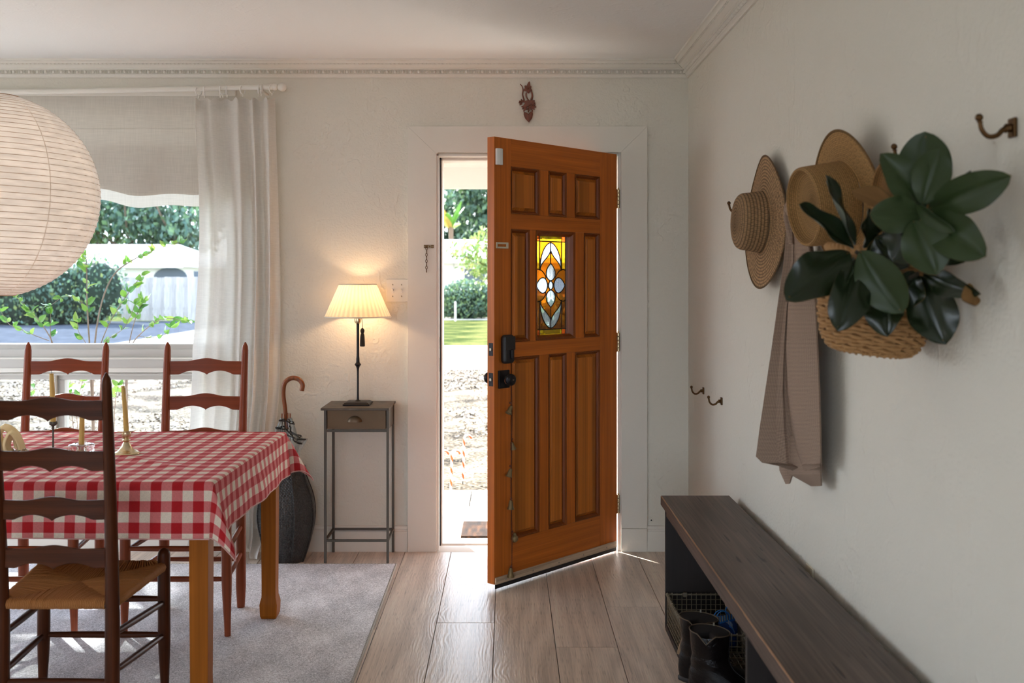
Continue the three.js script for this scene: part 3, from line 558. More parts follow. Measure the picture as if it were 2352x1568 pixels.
// ================= ladder-back chairs =================
function makeChair(name, label, mat, group) {
  const c = thing(name, label, 'chair', [0, 0, 0], group);
  const post = (pts, rf) => uvBox(sweep(curve(pts, 72), rf, 14), 'y');
  for (const s of [-1, 1]) {
    mesh('back_post', [post([V(s * 0.163, 0, -0.004), V(s * 0.1635, 0.2, 0), V(s * 0.164, 0.45, 0), V(s * 0.166, 0.8, -0.024), V(s * 0.168, 1.128, -0.058)], (t) => (t < 0.10 ? lerp(0.0165, 0.021, t / 0.10) : t < 0.45 ? 0.0215 : lerp(0.0215, 0.0142, (t - 0.45) / 0.55) * (t > 0.972 ? Math.sqrt(Math.max(0.03, 1 - ((t - 0.972) / 0.028) ** 2)) : 1)))], mat, c);
  }
  for (const s of [-1, 1]) mesh('front_leg', post([V(s * 0.203, 0, 0.358), V(s * 0.2, 0.2, 0.36), V(s * 0.199, 0.4, 0.36), V(s * 0.199, 0.510, 0.36)], (t) => (t < 0.4 ? lerp(0.0125, 0.0205, sstep(0, 0.4, t)) : t > 0.93 ? 0.0205 * Math.sqrt(Math.max(0.02, 1 - ((t - 0.93) / 0.07) ** 2)) : 0.0205)), mat, c);
  const bulge = (r) => (t) => r * (0.8 + 0.25 * sin(t * PI)), rg = (n, a, b, r) => mesh(n, uvBox(sweep(Array.from({ length: 9 }, (_, i) => a.clone().lerp(b, i / 8)), bulge(r), 10), Math.abs(a.x - b.x) > 0.2 ? 'x' : 'z'), mat, c);
  for (const s of [-1, 1]) { rg('rung', V(s * 0.164, 0.345, 0), V(s * 0.2, 0.331, 0.36), 0.0105); rg('rung', V(s * 0.164, 0.232, 0), V(s * 0.2, 0.222, 0.36), 0.0105); }
  rg('rung', V(-0.2, 0.342, 0.36), V(0.2, 0.342, 0.36), 0.011); rg('rung', V(-0.2, 0.223, 0.36), V(0.2, 0.223, 0.36), 0.011); rg('rung', V(-0.164, 0.205, 0), V(0.164, 0.205, 0), 0.011);
  // bent slats with a wavy outline
  for (const [y, z] of [[0.577, -0.008], [0.722, -0.018], [0.868, -0.031], [1.018, -0.047]]) {
    const N = 40, top = (t) => 0.028 + 0.012 * sstep(0.22, 0.5, 0.5 - Math.abs(t - 0.5)), arch = (t) => { const q = Math.abs(t - 0.5); return -0.030 + 0.016 * Math.pow(Math.max(0, sin(PI * clamp(q / 0.36))), 0.8) - (q < 0.02 ? 0.001 : 0); };
    const rings = [];
    for (let i = 0; i <= N; i++) { const t = i / N, x = (t - 0.5) * 0.318, zz = z - 0.016 * (1 - (2 * t - 1) ** 2), yt = y + top(t), yb = y + arch(t); rings.push([[yb + 0.002, 0.0045], [yb, 0.002], [yb, -0.002], [yb + 0.002, -0.0045], [yt - 0.002, -0.0045], [yt, -0.002], [yt, 0.002], [yt - 0.002, 0.0045]].map(([a, b]) => V(x, a, zz + b))); }
    mesh('slat', uvBox(loft(rings, true, true, 0.7), 'x'), mat, c);
  }
  // rush seat: cords over the four rails, meeting on the diagonals
  const Cn = [V(-0.164, 0.437, 0.0), V(0.164, 0.437, 0.0), V(0.199, 0.453, 0.36), V(-0.199, 0.453, 0.36)], ctr = V(0, 0.444, 0.172), cords = []; reseed(5);
  for (let s = 0; s < 4; s++) {
    const A = Cn[s], B = Cn[(s + 1) % 4], n = s % 2 ? 58 : 56, out = A.clone().add(B).multiplyScalar(0.5).sub(ctr).setY(0).normalize();
    for (let i = 0; i < n; i++) {
      const t = (i + 0.5) / n, e = A.clone().lerp(B, 0.055 + t * 0.89), q = t < 0.5 ? A.clone().lerp(ctr, 2 * t) : B.clone().lerp(ctr, 2 * (1 - t)), j = rr(-0.0009, 0.0009);
      const f = (k, dy, dz) => e.clone().lerp(q, k).add(V(0, dy + j, 0)).addScaledVector(out, dz);
      const rad = 0.0033 + rr(-0.0003, 0.0004), L = e.distanceTo(q);
      cords.push(sweep([f(0.02, -0.015, -0.004), f(0, -0.010, 0.011), f(0, 0.001, 0.0145), f(0, 0.010, 0.010), f(0, 0.0135, 0), f(0.3, 0.0125 + 0.05 * L * 0.2, 0), f(0.7, 0.008 + 0.02 * L, 0), f(1.0, 0.007, 0), f(1.06, 0.004, 0)], rad, 5, false));
    }
  }
  mesh('rush_seat', cords, M.rush, c);
  mesh('seat_padding', loft([[0.430, 0.97], [0.444, 0.99], [0.4445, 0.5]].map(([y, k]) => Cn.map((p) => V(p.x * k, y + (p.y - 0.437) * 0.8, ctr.z + (p.z - ctr.z) * k)))), std({ color: '#6b4a2c', roughness: 0.9 }), c);
  return c;
}
{
  const G = null;
  const a = makeChair('dining_chair', 'reddish ladder-back chair behind the table, nearest to the white curtain', M.chair);
  a.position.set(-1.303, RUG, 0.955);
  const b = a.clone(); b.name = numbered('dining_chair'); tag(b, 'reddish ladder-back chair behind the table at the window, left of the other one', 'chair'); b.position.set(-1.905, RUG, 0.955); b.rotation.y = 0.0; scene.add(b);
  const c = makeChair('dining_chair', 'shade-darkened ladder-back chair with a woven rush seat on the near side of the table', M.chairShade);
  c.rotation.y = PI; c.position.set(-1.338, RUG, 2.315);
}
// ================= table and cloth =================
const TT = 0.770, TX0 = -2.78, TX1 = -0.945, TZ0 = 1.045, TZ1 = 2.105;
{
  const t = thing('dining_table', 'long honey-coloured wooden dining table with square block-footed legs under a checked cloth', 'table', [0, RUG, 0]);
  reseed(21);
  const top = mesh('tabletop', boxAB([TX0, TT - 0.036 - RUG, TZ0], [TX1, TT - 0.003 - RUG, TZ1], 0.004, 'x'), M.table, t);
  mesh('apron', boxAB([TX0 + 0.05, TT - 0.125 - RUG, TZ1 - 0.07], [TX1 - 0.05, TT - 0.037 - RUG, TZ1 - 0.048], 0.002, 'x'), M.table, t);
  mesh('apron', boxAB([TX0 + 0.05, TT - 0.125 - RUG, TZ0 + 0.048], [TX1 - 0.05, TT - 0.037 - RUG, TZ0 + 0.07], 0.002, 'x'), M.table, t);
  mesh('apron', boxAB([TX1 - 0.05, TT - 0.125 - RUG, TZ0 + 0.06], [TX1 - 0.028, TT - 0.037 - RUG, TZ1 - 0.06], 0.002, 'z'), M.table, t);
  mesh('apron', boxAB([TX0 + 0.028, TT - 0.125 - RUG, TZ0 + 0.06], [TX0 + 0.05, TT - 0.037 - RUG, TZ1 - 0.06], 0.002, 'z'), M.table, t);
  for (const [x, z] of [[TX1 - 0.041, TZ1 - 0.052], [TX1 - 0.041, TZ0 + 0.036], [TX0 + 0.041, TZ1 - 0.052], [TX0 + 0.041, TZ0 + 0.036]]) {
    const sec = (y, h) => [V(x - h, y, z - h), V(x + h, y, z - h), V(x + h, y, z + h), V(x - h, y, z + h)];
    mesh('leg', uvBox(loft([sec(0, 0.029), sec(0.012, 0.034), sec(0.058, 0.036), sec(0.072, 0.0335), sec(0.088, 0.029), sec(0.12, 0.0285), sec(0.45, 0.0305), sec(TT - 0.036 - RUG, 0.031)], true, true, 0.35), 'y'), M.table, t);
  }
  // gingham cloth
  const hx = (TX1 - TX0) / 2 + 0.006, hz = (TZ1 - TZ0) / 2 + 0.006, cx = (TX0 + TX1) / 2, cz = (TZ0 + TZ1) / 2, drop = 0.186, R = 0.014;
  const NU = 260, NV = 170, wr = (x, z) => 0.0022 * (vnoise(x * 9 + 40, z * 7 + 40, 200, 200) - 0.5) + 0.0022 * Math.exp(-(((x + 1.30) * 0.8 - (z - 1.72)) ** 2) / 0.0011) * sstep(-1.62, -1.45, x) * sstep(-1.05, -1.2, x) * 2.6;
  const bend = (d) => (d < R * PI / 2 ? [R * sin(d / R), -R * (1 - cos(d / R))] : [R, -R - (d - R * PI / 2)]);
  const f = (u, v) => {
    const a = (u * 2 - 1) * (hx + drop), b = (v * 2 - 1) * (hz + drop), du = Math.max(0, Math.abs(a) - hx), dv = Math.max(0, Math.abs(b) - hz), su = Math.sign(a), sv = Math.sign(b);
    let x = cx + clamp(a, -hx, hx), z = cz + clamp(b, -hz, hz), y = TT;
    if (du > 0 && dv > 0) {                              // corner: a soft folded cone
      const r = Math.hypot(du, dv), al = Math.atan2(dv, du), kf = 0.06 + 0.50 * Math.pow(sin(2 * al), 1.3), [o, dn] = bend(r), th = lerp(al, PI / 4, 0.35 * sin(2 * al));
      const h = o + Math.max(0, r - R * 1.6) * kf; x += su * cos(th) * h; z += sv * sin(th) * h; y += -R * 0 + (dn < -R ? -R + (dn + R) * Math.sqrt(1 - kf * kf) : dn);
      y += 0.010 * sstep(0.05, 0.2, r) * sin(al * 6);
    } else if (du > 0 || dv > 0) {
      const d = du + dv, [o, dn] = bend(d), w = sstep(0.01, drop, d), ph = du > 0 ? z : x, ripple = w * (0.007 * sin(ph * 9 + 0.6) + 0.0035 * sin(ph * 24 + 2) + 0.005) + w * 0.010;
      if (du > 0) x += su * (o + ripple); else z += sv * (o + ripple * 0.6);
      y += dn + w * 0.003 * sin(ph * 4 + 1);
    } else y += wr(x, z);
    return [V(x, y, z), a, b];
  };
  const cl = thing('tablecloth', 'red and white gingham tablecloth draped over the dining table with hanging corners', 'tablecloth');
  const bias = (s) => s;                                 // evenly spaced
  mesh('cloth', grid(NU, NV, f), M.gingham, cl);
  mesh('hem', [0, 1].flatMap((e) => [sweep(Array.from({ length: 200 }, (_, i) => f(e, i / 199)[0]), 0.0022, 5), sweep(Array.from({ length: 240 }, (_, i) => f(i / 239, e)[0]), 0.0022, 5)]), std({ color: '#d9a7a0', roughness: 0.9, bumpMap: T.cloth, bumpScale: 0.001 }), cl);
}
// ================= on the table =================
{
  const candle = (label, p, r0, r1, h, lean, wick) => {
    const c = thing('candle', label, 'candle', p);
    const pts = Array.from({ length: 14 }, (_, i) => V(lean * (i / 13) ** 1.3, h * i / 13, 0));
    mesh('wax', sweep(pts, (t) => (t > 0.98 ? r1 * 0.86 : lerp(r0, r1, t)), 16), M.candle, c);
    mesh('wax_rim', new THREE.TorusGeometry(r1 * 0.8, r1 * 0.22, 6, 16).rotateX(PI / 2).translate(lean, h, 0), M.candle, c);
    mesh('wick', sweep(curve([V(lean, h - 0.002, 0), V(lean + 0.001, h + 0.008, 0), V(lean + wick, h + 0.017, 0)], 8), 0.0008, 5), M.wick, c);
  };
  const y = TT + 0.002;
  // brass candlestick
  const b = at(290, 1040, 1.60), bs = thing('candlestick', 'low brass candlestick with a domed round foot on the checked cloth', 'candlestick', [b.x, y, 1.60]);
  mesh('foot', lathe(turned([[0.0475, 0], [0.048, 0.003], [0.043, 0.007], [0.030, 0.013], [0.020, 0.024], [0.014, 0.036], [0.009, 0.044]], 4), 40), M.brass, bs);
  mesh('stem', lathe(turned([[0.009, 0.043], [0.015, 0.050], [0.010, 0.054], [0.013, 0.060], [0.0165, 0.066], [0.0165, 0.079], [0.014, 0.082]], 4), 30), M.brass, bs);
  mesh('drip_pan', lathe([[0.0085, 0.083], [0.030, 0.081], [0.0325, 0.084], [0.031, 0.086], [0.012, 0.0845], [0.0085, 0.0835]], 36), M.brass, bs);
  candle('tapered beeswax candle standing in the brass candlestick', [b.x, y + 0.083, 1.60], 0.0098, 0.0070, 0.163, -0.012, 0.0005);
  // clear glass holder
  const g = at(187, 1030, 1.62), gh = thing('glass_candle_holder', 'chunky clear glass candle holder between chair post and slats', 'candle holder', [g.x, y, 1.62]);
  mesh('block', lathe([[0.0001, 0.002], [0.040, 0.002], [0.044, 0.006], [0.0455, 0.032], [0.043, 0.0385], [0.030, 0.041], [0.020, 0.038], [0.0125, 0.0375], [0.0115, 0.014], [0.0001, 0.013]], 40), M.glass, gh);
  mesh('cup', lathe(turned([[0.0001, 0.0135], [0.0105, 0.015], [0.0112, 0.036]], 3), 20), M.silver, gh);
  candle('beeswax candle standing in the clear glass holder', [g.x, y + 0.016, 1.62], 0.0100, 0.0082, 0.174, 0.004, 0.004);
  // slim iron candlestick
  const i = at(122, 1030, 1.63), ih = thing('candlestick', 'tall thin dark iron candlestick seen through the near chair back', 'candlestick', [i.x, y, 1.63]);
  mesh('foot', lathe(turned([[0.036, 0], [0.036, 0.003], [0.022, 0.007], [0.006, 0.012]], 4), 32), M.iron, ih);
  mesh('stem', lathe(turned([[0.0055, 0.010], [0.0035, 0.030], [0.0032, 0.075], [0.0040, 0.100], [0.0065, 0.108]], 5), 16), M.iron, ih);
  mesh('cup', lathe(turned([[0.0065, 0.106], [0.0135, 0.112], [0.0135, 0.122], [0.011, 0.118]], 4), 24), M.iron, ih);
  candle('tallest beeswax candle, in the thin iron candlestick', [i.x, y + 0.116, 1.63], 0.0105, 0.0078, 0.178, -0.006, -0.003);
  // ring of faceted beads with a napkin
  const q = at(34, 1030, 1.62), rn = thing('napkin_ring', 'ring of shiny faceted wooden wedges lying on the checked cloth', 'napkin ring', [q.x, y, 1.64]);
  for (let k = 0; k < 16; k++) {
    const a = k / 16 * 2 * PI; mesh('wedge', new THREE.OctahedronGeometry(1).scale(0.016, 0.011, 0.0125).rotateY(0.5).translate(0.046, 0.011, 0).rotateY(a), M.beadring, rn);
  }
  const np = thing('napkin', 'cream cloth napkin rolled and folded over, standing beside the ring', 'napkin', [q.x - 0.012, y, 1.63]);
  const fold = (x0, x1, h, w, z0, tw) => loft(Array.from({ length: 15 }, (_, j) => { const t = j / 14, c = curve([V(x0, 0.012, z0), V(x0 - 0.004, h * 0.55, z0 + 0.006), V(lerp(x0, x1, 0.45), h, z0), V(x1, h * 0.7, z0 - 0.01), V(x1 + 0.012, h * 0.25, z0 - 0.012)], 28), p = c[Math.round(t * 28)], qn = c[Math.min(28, Math.round(t * 28) + 1)].clone().sub(c[Math.max(0, Math.round(t * 28) - 1)]).normalize(), nn = V(-qn.y, qn.x, 0); return Array.from({ length: 20 }, (_, k) => { const a = k / 20 * 2 * PI, ww = w * (1 + 0.12 * sin(3 * a + t * 4)), th = 0.010 * (1 + 0.35 * sin(4 * a + tw + t * 3)); return p.clone().addScaledVector(nn, cos(a) * th).add(V(0, 0, sin(a) * ww)); }); }));
  mesh('fold', fold(0.000, 0.030, 0.082, 0.022, 0.012, 0), M.napkin, np); mesh('fold', fold(-0.052, 0.012, 0.100, 0.026, -0.006, 1.5), M.napkin, np); mesh('fold', fold(-0.03, -0.075, 0.085, 0.024, 0.004, 2.5), M.napkin, np);
}
// ================= paper lantern =================
{
  const p = at(-20.5, 449, 1.66), Rl = 236 * (EYE.z - 1.66) / FPX, N = 45;
  const L = thing('paper_lantern', 'big round white paper lantern hanging over the dining table at the left edge', 'lantern', p.toArray());
  L.rotation.z = -0.025;
  const pts = []; for (let i = 0; i <= N * 4; i++) { const t = i / (N * 4), a = -PI / 2 + lerp(0.24, PI - 0.24, t), sag = 1 - 0.006 * Math.abs(sin(t * N * PI)) * 1.0; pts.push([Rl * cos(a) * sag, Rl * 0.996 * sin(a) * sag]); }
  mesh('paper', lathe(pts, 72), M.paper, L).geometry.attributes.uv.array.forEach((v, i, a) => { a[i] = v * (i % 2 ? 1.1 : 2.3); });
  const sp = []; for (let i = 0; i <= N * 48; i++) { const t = i / (N * 48), a = -PI / 2 + lerp(0.24, PI - 0.24, t), th = t * N * 2 * PI, r = Rl * 0.9985; sp.push(V(r * cos(a) * cos(th), r * 0.996 * sin(a), r * cos(a) * sin(th))); }
  mesh('wire_spiral', sweep(sp, 0.0009, 5), M.rib, L);
  for (let k = 0; k < 10; k++) { const th = 0.60 + k * 2 * PI / 10, w = 0.0035; mesh('paper_seam', grid(2, 90, (u, v) => { const a = -PI / 2 + lerp(0.26, PI - 0.26, v), t2 = th + (u - 0.5) * w / (Rl * Math.max(0.25, cos(a))) , r = Rl * 1.0008; return [V(r * cos(a) * cos(t2), r * 0.996 * sin(a), r * cos(a) * sin(t2)), u, v]; }), M.seam, L); }
  mesh('end_ring', [new THREE.TorusGeometry(Rl * 0.24, 0.002, 6, 40).rotateX(PI / 2).translate(0, Rl * 0.967, 0), new THREE.TorusGeometry(Rl * 0.24, 0.002, 6, 40).rotateX(PI / 2).translate(0, -Rl * 0.967, 0)], M.rib, L);
  mesh('cord', rod(V(0, 0.06, 0), V(0, CEIL - p.y, 0), 0.003, 8), M.white, L);
  mesh('lamp_socket', lathe(turned([[0.004, 0.11], [0.018, 0.10], [0.02, 0.05], [0.016, 0.045]], 4), 20), M.white, L);
  const bulb = std({ color: '#ffffff' }); bulb.emissive = C('#ffb070'); bulb.emissiveIntensity = 1.5;
  mesh('bulb', ball(0.035, 0, 0.01, 0, 12), bulb, L);
  const pl = new THREE.PointLight(C('#ffe6d0'), 0.27); pl.position.set(0, 0.01, 0); pl.castShadow = true; pl.shadow.radius = 1.5; L.add(pl);
}
// ================= curtain, rod and shade =================
{
  const zr = 0.105, a = at(-420, 218, zr), b = at(648, 200, zr), rd = thing('curtain_rod', 'white wooden curtain rod with a ball finial and rings above the window', 'curtain rod');
  mesh('pole', sweep([a, a.clone().lerp(b, 0.5).add(V(0, -0.003, 0)), b.clone().add(V(-0.04, 0, 0))], 0.0135, 16), M.trim, rd);
  mesh('finial', lathe(turned([[0.0001, 0.058], [0.016, 0.052], [0.0225, 0.036], [0.016, 0.018], [0.010, 0.012], [0.016, 0.006], [0.0155, -0.012], [0.0001, -0.013]], 4), 28).rotateZ(-PI / 2).translate(b.x - 0.034, b.y, zr), M.trim, rd);
  const bp = at(604, 203, zr); 
  mesh('bracket', [boxAB([bp.x - 0.012, bp.y - 0.03, 0], [bp.x + 0.012, bp.y + 0.028, 0.006], 0.002), boxAB([bp.x - 0.008, bp.y - 0.02, 0.004], [bp.x + 0.008, bp.y - 0.010, zr + 0.004], 0.002), new THREE.TorusGeometry(0.0165, 0.003, 8, 24).rotateY(PI / 2).translate(bp.x, bp.y, zr)], M.trim, rd);
  const ringX = [456, 469, 505, 511, 521, 557, 594, 600, 624];
  ringX.forEach((px, i) => { const q = at(px, lerp(206, 200.5, (px - 456) / 168), zr); mesh('ring', new THREE.TorusGeometry(0.0215, 0.0028, 8, 28).rotateY(PI / 2 + [-0.5, 0.15, 0.25, -0.45, 0.1, -0.35, 0.1, 0.2, -0.4][i]).translate(q.x, q.y - 0.008, zr), M.ring, rd); mesh('ring_clip', box(0.007, 0.016, 0.006, q.x + 0.002, q.y - 0.036, zr, 0.0015), M.trim, rd); });
  // hanging panel
  const cu = thing('curtain', 'white linen curtain hanging in folds from the rod beside the window', 'curtain');
  const XLs = (t) => at(lerp(450, 437, sstep(0.5, 0.9, t)) + 14 * sin(PI * clamp((t - 0.05) / 0.5)) , 600, zr).x, XRs = (t) => at(lerp(632, 600, sstep(0.6, 1, t)) + 8 * sin(PI * clamp(t / 0.9)), 600, zr).x;
  const yt = 2.330, yb = 0.006;
  const f = (s, t) => {
    const pleat = 1 - 0.55 * sstep(0.0, 0.35, t) * 0, n = 4.6, wv = (s + 0.05 * sin(s * 7 + 0.8)) * n * 2 * PI, drift = 0.5 * sin(t * 3.1 + s * 5) + 0.35 * sin(t * 1.7 + s * 11);
    const amp = lerp(0.022, 0.046, sstep(0, 0.5, t)) * (0.6 + 0.55 * sin(s * 9 + 1.2) ** 2), x = lerp(XLs(t), XRs(t), s + 0.020 * sin(wv + drift + 1.2) * (0.6 + 0.4 * t));
    const sagTop = (1 - sstep(0, 0.03, t)) * -0.014 * Math.abs(sin(s * 8 * PI)) ** 2;
    let y = lerp(yt + sagTop, yb, t), z = zr + 0.004 + amp * sin(wv + drift) + 0.010 * sin(wv * 0.5 + t * 4);
    const pud = sstep(0.955, 1, t); z += pud * (0.035 + 0.045 * sin(s * 14) + 0.04 * s); y += pud * (0.018 + 0.014 * sin(s * 17 + 1));
    const kn = Math.exp(-(((t - 0.90) / 0.045) ** 2)) * Math.exp(-(((s - 0.8) / 0.13) ** 2)); z += kn * 0.03;
    z = Math.max(z, 0.024);
    return [V(x, y, z), s * 1.6, t * 2.35];
  };
  mesh('panel', grid(180, 140, f), M.curtain, cu);
  mesh('heading', grid(180, 3, (s, v) => { const [p] = f(s, v * 0.028); return [p.add(V(0, 0, 0.0022)), s * 1.6, v * 0.07]; }), M.curtain, cu);
  // roman shade
  const rs = thing('roman_shade', 'beige linen roman shade drawn halfway down with a scalloped pale lower edge', 'shade'), x0 = -4.05, x1 = -1.405;
  const hem = (x) => 0.016 * sin((x + 1.5) * 7.2) + 0.008 * sin((x + 2.2) * 17) - 0.012 * Math.exp(-(((x + 1.95) / 0.12) ** 2)) + 0.022 * sstep(-1.62, -1.5, x);
  const sheet = (n, ya, yb2, z0, mat, sway, k) => mesh(n, grid(110, 24, (u, v) => { const x = lerp(x0, x1, u), yl = yb2 + hem(x) * k; return [V(x, lerp(ya, yl, v), z0 + sway * sin(v * PI) + 0.004 * sin(x * 23 + v * 2) * v + 0.003 * sin(x * 9)), x, v * (ya - yl)]; }), mat, rs);
  sheet('shade_panel', 2.375, 1.882, 0.018, M.shade, 0.006, 0.9);
  sheet('shade_fold', 2.10, 1.858, 0.010, M.shade, 0.004, 0.9);
  sheet('shade_hem', 2.00, 1.800, 0.004, M.sheer, 0.002, 1.0);
  mesh('head_rail', boxAB([x0, 2.355, 0.0], [x1, 2.39, 0.024], 0.004, 'x'), M.trim, rs);
  mesh('shade_seam', sweep([V(x0, 2.185, 0.0265), V(x1, 2.185, 0.0265)], 0.0012, 5), M.shade, rs);
}
// ================= side table and lamp =================
{
  const st = thing('side_table', 'narrow dark metal side table with one drawer against the wall by the door', 'side table'); reseed(31);
  const x0 = -0.900, x1 = -0.592, z0 = 0.022, z1 = 0.258, h = 0.779;
  mesh('tabletop', boxAB([-0.914, h - 0.012, 0.008], [-0.580, h, 0.312], 0.002, 'x'), M.irontop, st);
  for (const [x, z] of [[x0, z0], [x1, z0], [x0, z1], [x1, z1]]) mesh('leg', box(0.0125, h - 0.012, 0.0125, x, (h - 0.012) / 2, z, 0.001), M.iron, st);
  for (const z of [z0, z1]) mesh('stretcher', box(x1 - x0 - 0.012, 0.011, 0.011, (x0 + x1) / 2, 0.119, z, 0.001, 'x'), M.iron, st);
  for (const x of [x0, x1]) mesh('stretcher', box(0.011, 0.011, z1 - z0 - 0.012, x, 0.119, (z0 + z1) / 2, 0.001, 'z'), M.iron, st);
  for (const x of [x0, x1]) mesh('side_panel', box(0.004, 0.100, z1 - z0 - 0.012, x, 0.715, (z0 + z1) / 2), M.iron, st);
  mesh('rail', box(x1 - x0 - 0.012, 0.012, 0.012, (x0 + x1) / 2, 0.661, z1, 0.001, 'x'), M.iron, st);
  mesh('back_panel', box(x1 - x0 - 0.012, 0.1, 0.004, (x0 + x1) / 2, 0.715, z0), M.iron, st);
  const d = mesh('drawer', box(x1 - x0 - 0.018, 0.094, 0.215, (x0 + x1) / 2, 0.716, z1 - 0.105, 0.002), M.drawer, st);
  const cup = new THREE.SphereGeometry(1, 24, 10, 0, PI * 2, 0, PI / 2).scale(0.036, 0.030, 0.020).translate((x0 + x1) / 2 - 0.008, 0.705, z1 + 0.004);
  mesh('cup_pull', [cup, box(0.078, 0.004, 0.003, (x0 + x1) / 2 - 0.008, 0.705, z1 + 0.006, 0.001, 'x')], M.pull, d);
  const lx = -0.755, lz = 0.150, L = thing('table_lamp', 'thin black metal table lamp with a lit pleated cream shade on the side table', 'lamp', [lx, h, lz]);
  mesh('base', loft([[0, 0.066], [0.006, 0.067], [0.009, 0.062], [0.012, 0.060], [0.016, 0.05]].map(([y, k]) => [V(-k, y, -k), V(k, y, -k), V(k, y, k), V(-k, y, k)]), true, true, 0.4), M.blackmetal, L);
  mesh('stem', lathe([...turned([[0.0001, 0.014], [0.016, 0.016], [0.008, 0.022], [0.0055, 0.035], [0.0050, 0.120], [0.0055, 0.170], [0.008, 0.185], [0.011, 0.192], [0.0165, 0.200], [0.011, 0.208], [0.009, 0.214], [0.0085, 0.230], [0.0068, 0.260], [0.0072, 0.395], [0.009, 0.404]], 4), [0.0001, 0.405]], 20), M.blackmetal, L);
  mesh('socket', lathe(turned([[0.006, 0.402], [0.011, 0.408], [0.0165, 0.414], [0.017, 0.438], [0.0155, 0.446], [0.017, 0.452], [0.017, 0.474], [0.0001, 0.476]], 4), 24), M.brass, L);
  mesh('switch_key', [rod(V(0.014, 0.440, 0.004), V(0.030, 0.440, 0.006), 0.0022, 8), ball(0.004, 0.031, 0.440, 0.006, 6)], M.brass, L);
  const prof = []; for (let i = 0; i <= 10; i++) { const t = i / 10; prof.push([lerp(0.166, 0.094, t), lerp(0.440, 0.603, t)]); }
  const sh = mesh('lamp_shade', (() => { const g = lathe(prof, 240), p = g.attributes.position; for (let i = 0; i < p.count; i++) { const a = Math.atan2(p.getX(i), p.getZ(i)), k = 1 + 0.006 * sin(a * 80); p.setX(i, p.getX(i) * k); p.setZ(i, p.getZ(i) * k); } g.computeVertexNormals(); return g; })(), M.lampshade, L);
  mesh('shade_trim', [new THREE.TorusGeometry(0.166, 0.0035, 8, 80).rotateX(PI / 2).translate(0, 0.441, 0), new THREE.TorusGeometry(0.094, 0.003, 8, 60).rotateX(PI / 2).translate(0, 0.603, 0)], std({ color: '#e6dcc6', roughness: 0.8 }), sh);
  mesh('shade_spider', [0, 1, 2].map((k) => rod(V(0, 0.585, 0), V(0.093 * cos(k * 2.094), 0.602, 0.093 * sin(k * 2.094)), 0.0015, 6)), M.brass, sh);
  const bm = std({ color: '#ffffff' }); bm.emissive = C('#ffc27a'); bm.emissiveIntensity = 2.5;
  mesh('bulb', lathe(turned([[0.013, 0.474], [0.016, 0.49], [0.028, 0.52], [0.026, 0.545], [0.012, 0.558], [0.0001, 0.560]], 4), 24), bm, L);
  const pl = new THREE.PointLight(C('#ffd2a0'), 0.22); pl.position.set(0, 0.525, 0); pl.castShadow = true; pl.shadow.radius = 1.2; L.add(pl);
  const ts = mesh('tassel', lathe(turned([[0.0001, 0.385], [0.006, 0.382], [0.0105, 0.372], [0.009, 0.362], [0.007, 0.358], [0.0105, 0.345], [0.0125, 0.300], [0.011, 0.292], [0.0001, 0.291]], 4), 22).translate(0.0245, 0, 0.012), std({ color: '#33302e', roughness: 0.9, bumpMap: T.fine, bumpScale: 0.003 }), L);
  mesh('tassel_cord', sweep(curve([V(0.020, 0.440, 0.008), V(0.023, 0.41, 0.012), V(0.0245, 0.384, 0.012)], 10), 0.0015, 6), M.black, ts);
}
